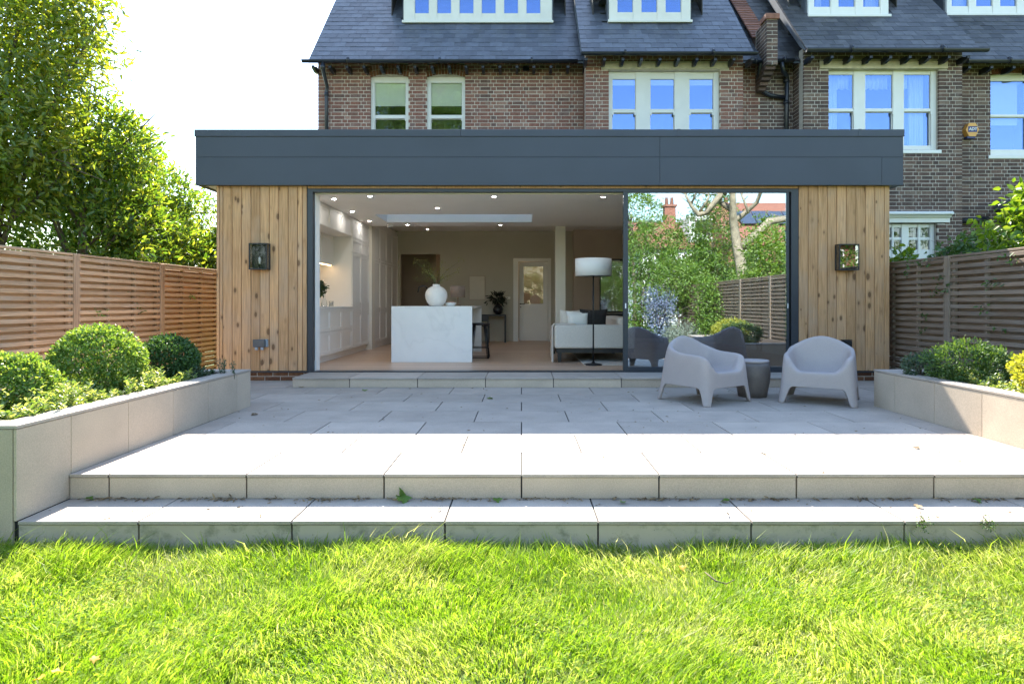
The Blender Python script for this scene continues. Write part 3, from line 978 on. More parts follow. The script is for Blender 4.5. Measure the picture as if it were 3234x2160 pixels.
# stacked panel edges seen at the dark jamb
boxes('sliding_door', [(SL1 + .006, SL1 + .05, FRY0 + .055, FRY1, FLOOR_Z + .016, OTOP - .046), (SL0 + .01, SL0 + .06, FRY0 + .056, FRY1, FLOOR_Z + .016, OTOP - .046)], 'frame', ext)

# ================================================================== KITCHEN AND LOUNGE THINGS
CABX = -3.30
kit = thing('kitchen_cabinets', (CABX, 11, FLOOR_Z), 'cream panelled cabinets running along the inner side wall', 'cabinets')
NY = 12.04   # niche end


def shaker(name, y0, y1, z0, z1, x, par, m='cabinet', rail=.06):
    """framed door facing +X"""
    d = boxes(name, [(x, x + .018, y0, y0 + rail, z0, z1), (x, x + .018, y1 - rail, y1, z0, z1),
                     (x, x + .018, y0 + rail, y1 - rail, z0, z0 + rail), (x, x + .018, y0 + rail, y1 - rail, z1 - rail, z1),
                     (x, x + .006, y0 + rail, y1 - rail, z0 + rail, z1 - rail)], m, par)
    return d


WT = V(969, 10.5)   # worktop height, level with the island
boxes('carcass', [(-3.945, CABX, 9.27, NY, FLOOR_Z + .12, WT - .031), (-3.945, CABX - .06, 9.27, NY, FLOOR_Z + .001, FLOOR_Z + .12)], 'cabinet', kit)
y = 9.30
while y < NY - .2:
    y2 = min(y + .685, NY - .005)
    zm = FLOOR_Z + .12 + (WT - FLOOR_Z - .15) * .50
    shaker('drawer_front', y + .003, y2 - .003, FLOOR_Z + .125, zm - .003, CABX + .0005, kit)
    shaker('drawer_front', y + .003, y2 - .003, zm + .003, WT - .035, CABX + .0005, kit)
    y = y2
box('worktop', -3.945, CABX + .03, 9.27, NY - .001, WT - .03, WT, 'marble', kit)
box('splashback', -3.944, -3.93, 9.27, NY - .001, WT + .001, 2.5, 'splash', kit)
box('bridge_cabinet', -3.945, CABX, 9.27, NY, 2.42, CEIL - .002, 'cabinet', kit)
y = 9.30
while y < NY - .2:
    y2 = min(y + .685, NY - .005)
    shaker('cupboard_door', y + .003, y2 - .003, 2.425, CEIL - .01, CABX + .0005, kit, rail=.05)
    y = y2
wc = box('wall_cupboard', -3.929, -3.66, 9.28, NY - .001, 1.86, 2.415, 'cabinet', kit)
for k in range(4):
    shaker('cupboard_door', 9.30 + k * .68, 9.30 + k * .68 + .67, 1.865, 2.41, -3.6595, kit)
box('strip_light', -3.70, -3.68, 9.3, NY - .05, 1.853, 1.859, 'led', kit)
# tall units
boxes('tall_unit', [(-3.945, CABX, NY + .001, 13.38, FLOOR_Z + .12, CEIL - .002), (-3.945, CABX - .06, NY + .001, 13.38, FLOOR_Z + .001, FLOOR_Z + .12)], 'cabinet', kit)
for ya, yb in ((NY + .02, NY + .68), (NY + .69, 13.37)):
    for z0, z1 in ((FLOOR_Z + .13, WT - .12), (WT - .11, WT + .02), (WT + .03, 2.12), (2.13, 2.40), (2.41, CEIL - .02)):
        shaker('unit_door', ya, yb, z0, z1, CABX + .0005, kit)
box('end_pilaster', -3.945, CABX + .07, 13.385, 13.66, FLOOR_Z + .001, CEIL + .2, 'splash', kit)
kt = thing('larder_cabinets', (-3.3, 15, FLOOR_Z), 'dim row of tall larder cabinets beyond the white pilaster', 'cabinets')
box('carcass', -3.935, -3.28, 13.68, BACKY - .002, FLOOR_Z + .001, CEIL + .2, 'cabinet', kt)
for k in range(4):
    ya = 13.70 + k * .672
    for z0, z1 in ((FLOOR_Z + .13, WT - .1), (WT - .09, 2.10), (2.11, CEIL + .1)):
        shaker('unit_door', ya, ya + .66, z0, z1, -3.2795, kt)

# island
IY = 10.5
IX0, IX1 = U(1236, IY), U(1491, IY)
IT = V(967.4, IY)
isl = thing('kitchen_island', ((IX0 + IX1) / 2, IY, FLOOR_Z), 'white marble waterfall kitchen island under the round vase', 'kitchen island')
box('end_slab', IX0, IX1, IY, IY + .04, FLOOR_Z + .001, IT - .0405, 'marble', isl)
box('worktop', IX0, IX1, IY, 13.0, IT - .04, IT, 'marble', isl)
box('end_slab', IX0, IX1, 12.96, 13.0, FLOOR_Z + .001, IT - .0405, 'marble', isl)
box('cabinet', IX0 + .03, IX1 - .42, IY + .041, 12.959, FLOOR_Z + .001, IT - .041, 'cabinet', isl)
# round vase
vx, vy = U(1378, 11.0), 11.0
prof = [(.085, 0), (.125, .02), (.165, .075), (.19, .14), (.196, .19), (.188, .245), (.16, .295), (.12, .33), (.075, .349), (.062, .352), (.062, .385), (.054, .387), (.050, .36)]
vase = tag(lathe('vase', prof, 'ceramic', None, (vx, vy, IT + .001), 40), 'large round white ceramic vase standing on the island', 'vase')
rng = np.random.default_rng(5)
sp = thing('sprig', (vx, vy, IT + .36), 'thin green flowering twigs standing in the white vase', 'twigs')
paths = []
tips = []
for k in range(15):
    a = rng.uniform(-math.pi, math.pi)
    h = rng.uniform(.15, .52)
    sx = rng.uniform(-.40, .55)
    pts = [Vector((vx + .02 * math.cos(a), vy + .02 * math.sin(a), IT + .30))]
    for q in (.3, .6, 1.0):
        pts.append(Vector((vx + sx * q ** 1.4, vy + .2 * math.sin(a) * q, IT + .37 + h * q - .15 * abs(sx) * q * q)))
    paths.append((pts, [.003, .0025, .002, .0012]))
    tips += pts[2:]
tubes('stem', paths, 'indoor_leaf', sp, (vx, vy, IT + .36), 5)
P = np.repeat(np.array([tuple(t) for t in tips]), 12, axis=0) + rng.normal(size=(len(tips) * 12, 3)) * .045
obj('blossom', leaves_mesh('blossom', P - np.array((vx, vy, IT + .36)), rng.normal(size=P.shape), rng.normal(size=P.shape), np.full(len(P), .022), np.full(len(P), .014), 'sprig_leaf'), sp, (vx, vy, IT + .36))
# bowl of food, tap, table lamp
bx, by = U(1423, 11.1), 11.1
bw = thing('bowl', (bx, by, IT), 'small white bowl of pink things beside the vase', 'bowl')
lathe('dish', [(.06, .001), (.085, .02), (.10, .06), (.094, .062), (.07, .02)], 'ceramic', bw, (bx, by, IT + .001), 24)
lathe('contents', [(.02, .04), (.07, .05), (.06, .075), (.02, .085)], plain('pink_fruit', (0.55, 0.33, 0.27), 0.7, .3, 30), bw, (bx, by, IT + .001), 10)
tx, ty = U(1352, 12.3), 12.3
tap = tubes('tap', [([(tx, ty, IT), (tx, ty, IT + .30), (tx - .03, ty, IT + .37), (tx - .1, ty, IT + .40), (tx - .18, ty, IT + .37), (tx - .20, ty, IT + .27)], .012)], 'black', None, (tx, ty, IT), 10)
tag(tap, 'black curved kitchen tap beside the white vase', 'tap')
lx, ly = U(1446, 12.6), 12.6
tl = thing('table_lamp', (lx, ly, IT), 'small brown drum shade table lamp behind the vase twigs', 'lamp')
lathe('lamp_shade', [(.15, .17), (.15, .40), (.146, .40), (.146, .17)], 'lamp_brown', tl, (lx, ly, IT + .001), 28)
lathe('base', [(.07, 0), (.07, .015), (.015, .03), (.015, .35)], 'lamp_brown', tl, (lx, ly, IT + .001), 16)

# bar stool tucked against the island
stx, sty = U(1512, 11.3) + .02, 11.25
st = thing('bar_stool', (stx, sty, FLOOR_Z), 'black wire frame bar stool at the end of the island', 'stool')
lathe('seat', [(.10, .60), (.17, .605), (.19, .625), (.17, .64), (.02, .632)], 'black', st, (stx, sty, FLOOR_Z), 24)
lg = []
for sx, sy in ((-1, -1), (1, -1), (1, 1), (-1, 1)):
    tubes('leg', [([(stx + sx * .11, sty + sy * .11, FLOOR_Z + .61), (stx + sx * .17, sty + sy * .17, FLOOR_Z + .01)], .011),
                  ([(stx + sx * .08, sty + sy * .11, FLOOR_Z + .61), (stx + sx * .15, sty + sy * .17, FLOOR_Z + .01)], .008)], 'black', st, (stx + sx * .15, sty + sy * .15, FLOOR_Z), 6)
rr = [Vector((stx + a * .17, sty + b * .17, FLOOR_Z + .02)) for a, b in ((-1, -1), (1, -1), (1, 1), (-1, 1), (-1, -1))]
r2 = [Vector((stx + a * .155, sty + b * .155, FLOOR_Z + .2)) for a, b in ((-1, -1), (1, -1), (1, 1), (-1, 1), (-1, -1))]
tubes('foot_rail', [([rr[i], rr[i + 1]], .009) for i in range(4)] + [([r2[i], r2[i + 1]], .008) for i in range(4)], 'black', st, (stx, sty, FLOOR_Z), 6)

# items on the side worktop
wx, wy = -3.62, 10.75
pp = thing('potted_plant', (wx, wy, WT), 'bushy plant in a black pot on the side worktop', 'plant')
lathe('pot', [(.07, .001), (.10, .06), (.11, .14), (.10, .21), (.085, .22), (.08, .19)], 'black', pp, (wx, wy, WT), 24)
foliage('foliage', np.random.default_rng(8), [((wx, wy, WT + .33), (.17, .17, .14)), ((wx + .08, wy + .05, WT + .30), (.12, .12, .1))], 700, .06, .035, 'indoor_leaf', pp, (wx, wy, WT + .2), .6, 5, .02)
g1 = lathe('glass_carafe', [(.045, .001), (.055, .03), (.045, .09), (.018, .16), (.018, .23), (.022, .24)], 'glass_small', None, (-3.48, 10.95, WT), 20)
tag(g1, 'clear glass carafe beside the black plant pot', 'carafe')
g2 = thing('candle', (-3.48, 11.35, WT), 'small pale candle in a glass on the worktop', 'candle')
lathe('jar', [(.04, .001), (.042, .10), (.038, .10), (.037, .01)], 'glass_small', g2, (-3.48, 11.35, WT), 18)
lathe('wax', [(.036, .012), (.036, .07), (.004, .072), (.003, .085)], 'linen', g2, (-3.48, 11.35, WT), 18)

# internal door, slightly open
dr = thing('interior_door', (DX0, BACKY, FLOOR_Z), 'half glazed panelled interior door standing slightly ajar', 'door')
boxes('architrave', [(U(1621, BACKY), DX0, BACKY - .025, BACKY - .001, FLOOR_Z, V(816, BACKY)), (DX1, U(1740, BACKY), BACKY - .025, BACKY - .001, FLOOR_Z, V(816, BACKY)),
                     (DX0, DX1, BACKY - .025, BACKY - .001, DZ, V(816, BACKY))], 'cabinet', dr)
dw, dh = (DX1 - DX0) - .02, DZ - FLOOR_Z - .02
lv = boxes('door_leaf', [(-dw, -dw + .12, 0, .04, 0, dh), (-.12, 0, 0, .04, 0, dh), (-dw + .12, -.12, 0, .04, dh - .12, dh), (-dw + .12, -.12, 0, .04, 0, .22), (-dw + .12, -.12, 0, .04, .78, .98),
                         (-dw + .12, -.12, .012, .03, .22, .78)], 'cabinet', dr, (0, 0, 0))
lv.location = (DX1 - .01 - DX0, .03, .01)
lv.rotation_euler = (0, 0, R(-10))
gpm = box_mesh(dw - .24, .008, dh - 1.10, 'glass_small')
gp = bpy.data.objects.new('pane', gpm); COL.objects.link(gp); gp.parent = lv; gp.location = (-dw / 2, .02, .98 + (dh - 1.10) / 2)
hb = boxes('handle', [(-dw + .02, -dw + .16, -.05, -.035, .97, .99), (-dw + .03, -dw + .05, -.04, -.001, .965, .995), (-dw + .03, -dw + .055, -.012, -.001, .88, .905)], 'black', None, (0, 0, 0))
hb.parent = lv; hb.location = (0, 0, 0)

# blank canvas, console table, vase, chair and switches on the back wall
cv = thing('picture', (U(1507, BACKY), BACKY, V(945, BACKY)), 'blank beige canvas in a thin frame on the taupe wall', 'picture')
cx0, cx1, cz0, cz1 = U(1483, BACKY), U(1531, BACKY), V(945.6, BACKY), V(873, BACKY)
boxes('frame', [(cx0 - .015, cx0, BACKY - .03, BACKY - .002, cz0 - .015, cz1 + .015), (cx1, cx1 + .015, BACKY - .03, BACKY - .002, cz0 - .015, cz1 + .015),
                (cx0, cx1, BACKY - .03, BACKY - .002, cz0 - .015, cz0), (cx0, cx1, BACKY - .03, BACKY - .002, cz1, cz1 + .015)], 'brown_wall', cv)
box('canvas', cx0 + .001, cx1 - .001, BACKY - .02, BACKY - .003, cz0 + .001, cz1 - .001, 'canvas', cv)
TX0, TX1, TZ = U(1505, 16.1), U(1599, 16.1), V(993, 16.1)
ct = thing('console_table', ((TX0 + TX1) / 2, 16.1, FLOOR_Z), 'slim black console table against the taupe wall', 'table')
box('table_top', TX0, TX1, 15.85, 16.3, TZ - .04, TZ, 'black', ct, .004)
for a in (TX0 + .005, TX1 - .045):
    for b in (15.855, 16.255):
        box('leg', a, a + .04, b, b + .04, FLOOR_Z + .001, TZ - .0405, 'black', ct)
cc0 = U(1518, 15.6)
ch = thing('dining_chair', (cc0, 15.5, FLOOR_Z), 'black low backed chair tucked at the console table', 'chair')
box('seat', cc0 - .22, cc0 + .22, 15.35, 15.78, FLOOR_Z + .43, FLOOR_Z + .47, 'black', ch, .008)
box('backrest', cc0 - .22, cc0 + .22, 15.33, 15.348, FLOOR_Z + .55, FLOOR_Z + .72, 'black', ch, .006)
for a in (cc0 - .2, cc0 + .2):
    box('leg', a - .018, a + .018, 15.31, 15.346, FLOOR_Z + .001, FLOOR_Z + .72, 'black', ch)
    box('leg', a - .018, a + .018, 15.735, 15.77, FLOOR_Z + .001, FLOOR_Z + .429, 'black', ch)
vx2, vy2 = U(1573, 16.05), 16.05
bp = thing('black_vase', (vx2, vy2, TZ), 'round black vase of dark leafy stems on the console table', 'vase')
lathe('vase_body', [(.06, .001), (.12, .06), (.135, .13), (.10, .21), (.05, .25), (.05, .28), (.04, .27)], 'black', bp, (vx2, vy2, TZ), 24)
P, D = blob_points(np.random.default_rng(3), [((vx2, vy2, TZ + .42), (.30, .12, .18))], 260, .9, 6, .03)
obj('leaves', leaves_mesh('leaves', P - np.array((vx2, vy2, TZ)), D + np.random.default_rng(4).normal(size=P.shape) * .4, np.random.default_rng(6).normal(size=P.shape), np.full(len(P), .10), np.full(len(P), .03), 'dark_leaf'), bp, (vx2, vy2, TZ))
tubes('stem', [([(vx2, vy2, TZ + .2), (vx2 + q * .5, vy2, TZ + .36), (vx2 + q, vy2, TZ + .44)], .005) for q in (-.25, -.12, .02, .12, .26)], 'dark_leaf', bp, (vx2, vy2, TZ + .2), 5)
for i, (a, b) in enumerate(((1559, 1567), (1574, 1590), (1594, 1612))):
    s = thing('switch_plate', (U((a + b) / 2, BACKY), BACKY, V(940, BACKY)), ['small single switch plate above the black vase', 'double switch plate between the vase and the door', 'wide switch plate closest to the interior door'][i], 'switch')
    box('plate', U(a, BACKY), U(b, BACKY), BACKY - .012, BACKY - .002, V(945, BACKY), V(937, BACKY), 'splash', s, .002)
    for j in range(1 + (i > 0)):
        xm = U(a + (b - a) * (j + .5) / (1 + (i > 0)), BACKY)
        box('rocker', xm - .012, xm + .012, BACKY - .016, BACKY - .0121, V(943, BACKY), V(939, BACKY), 'cabinet', s)

# sofa seen from its arm end
SY = 10.4
sx0, sx1 = U(1752, SY), U(1966, SY) + .22
so = thing('sofa', ((sx0 + sx1) / 2, 11.4, FLOOR_Z), 'cream low sofa on black legs seen from its arm end', 'sofa')
zb, zt = V(1101, SY), V(1026, SY)
box('frame', sx0 + .03, sx1 - .03, SY + .03, 12.35, zb - .075, zb - .001, 'black', so, .004)
for a in (sx0 + .06, sx1 - .12):
    for b in (SY + .06, 12.25):
        me = mesh('leg', [(0, 0, .001), (.05, 0, .001), (.05, .05, .001), (0, .05, .001), (-.012, -.012, zb - FLOOR_Z - .0755), (.062, -.012, zb - FLOOR_Z - .0755), (.062, .062, zb - FLOOR_Z - .0755), (-.012, .062, zb - FLOOR_Z - .0755)], BOXF, 'black')
        obj('leg', me, so, (a, b, FLOOR_Z))


def soft_box(name, x0, x1, y0, y1, z0, z1, m, par, bev=.05, seg=4):
    bm = bmesh.new()
    bmesh.ops.create_cube(bm, size=1)
    for v in bm.verts:
        v.co = Vector((v.co.x * (x1 - x0), v.co.y * (y1 - y0), v.co.z * (z1 - z0)))
    bmesh.ops.bevel(bm, geom=list(bm.edges), offset=bev, segments=seg, affect='EDGES', profile=.6)
    me = bpy.data.meshes.new(name); bm.to_mesh(me); bm.free()
    me.materials.append(MT[m]); me.polygons.foreach_set('use_smooth', [True] * len(me.polygons))
    return obj(name, me, par, ((x0 + x1) / 2, (y0 + y1) / 2, (z0 + z1) / 2))


soft_box('arm', sx0, sx1, SY, SY + .24, zb, zt, 'linen', so, .045)
soft_box('seat', sx0 + .02, sx1 - .26, SY + .245, 12.38, zb, zb + .25, 'linen', so, .04)
soft_box('backrest', sx1 - .255, sx1, SY + .245, 12.38, zb, zt + .12, 'linen', so, .06)


def cushion(label, cx, cy, cz, w, h, m, rz, tilt=12, name='cushion'):
    vs, fs = [], []
    n = 12
    for s in (1, -1):
        for j in range(n + 1):
            for i in range(n + 1):
                a, b = i / n * 2 - 1, j / n * 2 - 1
                t = .085 * max(0, (1 - a ** 4)) ** .5 * max(0, (1 - b ** 4)) ** .5
                pin = 1 - .10 * (1 - abs(a) ** 2) * (abs(b) ** 3)
                pin2 = 1 - .10 * (1 - abs(b) ** 2) * (abs(a) ** 3)
                vs.append((a * w / 2 * pin2, s * t, b * h / 2 * pin + h / 2))
    m1 = (n + 1) ** 2
    for j in range(n):
        for i in range(n):
            q = (j * (n + 1) + i, j * (n + 1) + i + 1, (j + 1) * (n + 1) + i + 1, (j + 1) * (n + 1) + i)
            fs.append(q); fs.append(tuple(k + m1 for k in q[::-1]))
    o = obj(name, mesh(name, vs, fs, m, True), None, (cx, cy, cz), (R(tilt), 0, R(rz)))
    return tag(o, label, 'cushion', 'cushions on the sofa')


cz = zb + .252
cushion('pale cream cushion leaning behind the sofa arm, next to the blanket', U(1800, 10.9), 10.98, cz, .42, .40, 'linen', 14)
cushion('fluffy white cushion between the cream and the dark cushion', U(1826, 10.8), 10.84, cz, .40, .38, 'white', -6)
cushion('dark charcoal cushion on the sofa behind the lamp pole', U(1872, 10.85), 10.87, cz, .50, .42, 'dark_fabric', 5)
# throw blanket over the sofa corner
vs, fs = [], []
nu, nv_ = 14, 22
for j in range(nv_ + 1):
    s = j / nv_ * 1.15
    for i in range(nu + 1):
        u = i / nu
        yy = SY + .10 + u * .42
        wob = .012 * math.sin(u * 19 + s * 3) + .008 * math.sin(u * 41)
        if s < .38:
            x, z = sx0 + .36 - s, zt + .012 + wob * .5
            if yy > SY + .25:
                z = zt + .012 - (yy - SY - .25) * .15 + wob * .4
        else:
            x, z = sx0 - .022 - wob - .02 * (s - .38), zt - (s - .38) * (.92 if u < .5 else .75) + .0
        vs.append((x, yy, z))
for j in range(nv_):
    for i in range(nu):
        fs.append((j * (nu + 1) + i, j * (nu + 1) + i + 1, (j + 1) * (nu + 1) + i + 1, (j + 1) * (nu + 1) + i))
vs = [(a - sx0, b - SY, c - zb) for a, b, c in vs]
bl = obj('throw_blanket', mesh('throw_blanket', vs, fs, 'linen', True), None, (sx0, SY, zb))
sm = bl.modifiers.new('thick', 'SOLIDIFY'); sm.thickness = .012
tag(bl, 'cream fringed blanket draped over the corner of the sofa', 'blanket')
# rug under the sofa
rug = box('rug', sx0 + .45, 3.6, 9.95, 13.2, FLOOR_Z + .001, FLOOR_Z + .012, 'linen', None, .003)
tag(rug, 'pale rug on the oak floor under the sofa', 'rug')
# floor lamp
FLY = 10.02
fx = U(1873.8, FLY)
fl = thing('floor_lamp', (fx, FLY, FLOOR_Z), 'floor lamp with white drum shade on a black pole', 'lamp')
rs = (1931 - 1816.6) / 2 * FLY / FPX
z0s, z1s = V(872, FLY), V(818, FLY)
lathe('lamp_shade', [(rs, 0), (rs, z1s - z0s), (rs - .006, z1s - z0s), (rs - .006, 0)], 'white', fl, (fx, FLY, z0s), 48)
tubes('pole', [([(fx, FLY, FLOOR_Z + .02), (fx, FLY, z1s - .03)], .013)], 'black', fl, (fx, FLY, FLOOR_Z), 12)
tubes('shade_ring', [([(fx - rs + .006, FLY, z1s - .03), (fx + rs - .006, FLY, z1s - .03)], .004), ([(fx, FLY - rs + .006, z1s - .03), (fx, FLY + rs - .006, z1s - .03)], .004)], 'black', fl, (fx, FLY, z1s), 6)
lathe('base', [(.15, .001), (.15, .012), (.12, .022), (.03, .035), (.018, .06)], 'black', fl, (fx, FLY, FLOOR_Z), 32)
# mirror over a dark sideboard in the lounge
MY = BACKY - .31
mx0, mx1, mz0, mz1 = U(1897, MY), U(1897, MY) + 1.5, V(983, MY), V(822, MY)
mr = thing('wall_mirror', ((mx0 + mx1) / 2, MY, mz0), 'black framed mirror on the brown lounge wall behind the lamp', 'mirror')
boxes('frame', [(mx0 - .03, mx0, MY - .03, MY - .001, mz0 - .03, mz1 + .03), (mx1, mx1 + .03, MY - .03, MY - .001, mz0 - .03, mz1 + .03), (mx0, mx1, MY - .03, MY - .001, mz0 - .03, mz0), (mx0, mx1, MY - .03, MY - .001, mz1, mz1 + .03)], 'black', mr)
box('mirror_glass', mx0 + .001, mx1 - .001, MY - .015, MY - .002, mz0 + .001, mz1 - .001, 'mirror', mr)
sb = thing('sideboard', (mx0 + .7, MY - .2, FLOOR_Z), 'dark low sideboard under the lounge mirror', 'sideboard')
box('top', mx0 - .1, mx1 + .1, MY - .42, MY - .032, FLOOR_Z + .70, FLOOR_Z + .735, 'black', sb)
boxes('body', [(mx0 - .08, mx1 + .08, MY - .40, MY - .034, FLOOR_Z + .12, FLOOR_Z + .699), (mx0 - .06, mx0, MY - .38, MY - .06, FLOOR_Z + .001, FLOOR_Z + .12), (mx1, mx1 + .06, MY - .38, MY - .06, FLOOR_Z + .001, FLOOR_Z + .12)], 'black', sb)

# ================================================================== BRICK HOUSES
BW, BH, BJ = .215, .065, .010
_brick_me = {}


def brick_unit(mm):
    if mm not in _brick_me:
        _brick_me[mm] = box_mesh(BW, .05, BH, mm, .005)
    return _brick_me[mm]


def in_view(x, y, z):
    """does the photograph's camera see this point past the fascia and the fences"""
    px, py = CX + FPX * x / y, CY - FPX * (z - CAMZ) / y
    if not (-40 < px < 3274 and -40 < py < 2160):
        return False
    if 610 < px < 2862 and py > 412:
        return False
    if px >= 2810 and py > 842 - (px - 2810) * .094:
        return False
    return px > 600 and py < 900


def joined(name, items, base, parent, m, kind='stuff'):
    """items: (location, rotation z, scale x) copies of the mesh base joined into one part"""
    if not items:
        return None
    n = len(base.vertices)
    co = np.empty(n * 3, np.float32); base.vertices.foreach_get('co', co); co = co.reshape(-1, 3)
    polys = [tuple(p.vertices) for p in base.polygons]
    q = np.array([p for p in polys if len(p) == 4]); t = np.array([p for p in polys if len(p) == 3]).reshape(-1, 3)
    o0 = np.array(items[0][0])
    V_, Q_, T_ = [], [], []
    for i, (loc, rot, sx) in enumerate(items):
        c = co * np.array([sx, 1, 1], np.float32)
        M = np.array(rot.to_matrix()) if isinstance(rot, Euler) else np.array(Euler((0, 0, rot)).to_matrix())
        V_.append(c @ M.T + np.array(loc) - o0)
        Q_.append(q + i * n)
        if len(t):
            T_.append(t + i * n)
    o = obj(name, np_mesh(name, np.concatenate(V_), np.concatenate(Q_), m, np.concatenate(T_) if T_ else None), parent, tuple(o0))
    o['kind'] = kind
    return o


def rect_minus(x0, x1, z0, z1, holes):
    xs_ = sorted({x0, x1, *[h[0] for h in holes], *[h[1] for h in holes]})
    xs_ = [x for x in xs_ if x0 <= x <= x1]
    out = []
    for a, b in zip(xs_[:-1], xs_[1:]):
        m = (a + b) / 2
        cuts = sorted((max(z0, h[2]), min(z1, h[3])) for h in holes if h[0] < m < h[1])
        z = z0
        for c0, c1 in cuts:
            if c0 > z:
                out.append((a, b, z, c0))
            z = max(z, c1)
        if z < z1:
            out.append((a, b, z, z1))
    return out


def brick_wall(house, u0, u1, z0, z1, plane, holes, mm, mort, axis='x', face=-1, zstart=None, thick=.22):
    """returns the wall part and the list of brick placements (loc, rotz, scale)"""
    rects = rect_minus(u0 + .003, u1 - .003, z0, z1, [(h[0] - .003, h[1] + .003, h[2] - .003, h[3] + .003) for h in holes])
    lst = []
    for a, b, c, d in rects:
        if axis == 'x':
            lst.append((a, b, plane + .0045, plane + thick, c, d))
        else:
            lst.append((plane + .007, plane + thick, a, b, c, d) if face < 0 else (plane - thick, plane - .007, a, b, c, d))
    w = boxes('wall', lst, mort, house)
    out = []
    zs = z0 if zstart is None else zstart
    row = 0
    z = zs + .005
    while z + BH < z1:
        # flemish bond: stretcher, header, stretcher ...
        u = u0 - (0 if row % 2 == 0 else .115 + .055)
        k = row
        spans = []
        while u < u1:
            L = BW if k % 2 == 0 else .1025
            spans.append((max(u, u0), min(u + L, u1)))
            u += L + BJ
            k += 1
        for a, b in spans:
            parts = [(a, b)]
            for h in holes:
                if h[2] < z + BH * .6 and h[3] > z + BH * .4:
                    nxt = []
                    for p, q in parts:
                        if h[1] <= p or h[0] >= q:
                            nxt.append((p, q))
                        else:
                            if h[0] - p > .02:
                                nxt.append((p, h[0]))
                            if q - h[1] > .02:
                                nxt.append((h[1], q))
                    parts = nxt
            for p, q in parts:
                if q - p < .025:
                    continue
                m_ = (p + q) / 2
                j = random.uniform(-.002, .002)
                if axis == 'x':
                    out.append(((m_, plane + .025 + j, z + BH / 2 + random.uniform(-.0015, .0015)), 0.0, (q - p) / BW))
                else:
                    out.append(((plane + (.025 + j) * (1 if face < 0 else -1), m_, z + BH / 2), math.pi / 2, (q - p) / BW))
        z += BH + BJ
        row += 1
    return w, out, mm


def place_pieces(entries, name, limit):
    """entries: (part, placements, base mesh, material); the limit largest visible ones become objects"""
    allp = []
    for wi, (w, pl, me, mm) in enumerate(entries):
        for p in pl:
            allp.append((wi, p))
    vis = [(e[1][2] / (e[1][0][1] ** 2), i) for i, e in enumerate(allp) if in_view(*e[1][0])]
    vis.sort(reverse=True)
    chosen = {i for _, i in vis[:limit]}
    rest = {}
    for i, (wi, p) in enumerate(allp):
        if i in chosen:
            w, pl, me, mm = entries[wi]
            obj(name, me, w, p[0], p[1] if isinstance(p[1], Euler) else (0, 0, p[1]), (p[2], 1, 1))
        else:
            rest.setdefault(wi, []).append(p)
    for wi, items in rest.items():
        w, pl, me, mm = entries[wi]
        joined(name + '_field', items, me, w, mm)


RT_ = 1.15
PITCH = math.atan(RT_)
SLW, SLE, SLL = .252, .19, .30
_slate_me = {}


def slate_unit(mm):
    if mm not in _slate_me:
        # origin at the middle of the lower edge, lying along +Y
        w, l, t = SLW / 2 - .002, SLL, .007
        vs = [(-w, 0, 0), (w, 0, 0), (w, l, 0), (-w, l, 0), (-w, 0, t), (w, 0, t), (w, l, t), (-w, l, t)]
        _slate_me[mm] = mesh('slate', vs, BOXF, mm)
    return _slate_me[mm]


def slate_roof(house, x0, x1, ey, ez, run, mm, holes=(), drop=.5):
    """roof plane rising away from the camera from the eave line (ey, ez); run = horizontal depth"""
    t = math.tan(PITCH)
    poly = [(0, -.03), (run, run * t - .03), (run, run * t - drop), (.3, .3 * t - .17), (0, -.05)]
    me = prism_mesh('roof', poly, x1 - x0, 'lead', 'x')
    r = obj('roof', me, house, (x0, ey, ez))
    out = []
    n = int(run / math.cos(PITCH) / SLE)
    rot = Euler((PITCH - .022, 0, 0))
    for k in range(n):
        s = k * SLE
        y, z = ey + s * math.cos(PITCH), ez + s * math.sin(PITCH) + .004
        u = x0 - (SLW / 2 if k % 2 else 0)
        while u < x1 - .01:
            a, b = max(u, x0), min(u + SLW, x1)
            m_ = (a + b) / 2
            if b - a > .02 and not any(h[0] < m_ < h[1] and h[2] < s + .1 < h[3] for h in holes):
                e = rot.copy()
                e.x += random.uniform(-.010, .010); e.y = random.uniform(-.008, .008)
                out.append(((m_, y, z + random.uniform(0, .003)), e, (b - a) / SLW))
            u += SLW
    return r, out, mm


def gutter(house, x0, x1, y, z, r=.055, n_br=0):
    vs, fs = [], []
    n = 8
    for x in (x0, x1):
        for rr_ in (r, r - .006):
            for i in range(n + 1):
                a = math.pi + math.pi * i / n
                vs.append((x - x0, rr_ * math.cos(a), rr_ * math.sin(a)))
    m_ = n + 1
    for i in range(n):
        fs.append((i, i + 1, 2 * m_ + i + 1, 2 * m_ + i))
        fs.append((m_ + i + 1, m_ + i, 3 * m_ + i, 3 * m_ + i + 1))
    fs += [(0, 2 * m_, 3 * m_, m_), (n, m_ + n, 3 * m_ + n, 2 * m_ + n)]
    for b in (0, 2 * m_):
        fs.append(tuple(b + i for i in range(n + 1)))
    g = obj('gutter', mesh('gutter', vs, fs, 'ironwork', True), house, (x0, y, z))
    # joint collars
    L = x1 - x0
    k = max(1, round(L / 1.8))
    for i in range(k):
        xx = x0 + L * (i + .5) / k
        lst = []
        v2, f2 = tube_data([(xx - .02, y, z), (xx + .02, y, z)], r + .006, 14)
        obj('gutter_joint', mesh('gutter_joint', [v - Vector((xx, y, z)) for v in v2], f2, 'ironwork', True), g, (xx, y, z))
    return g


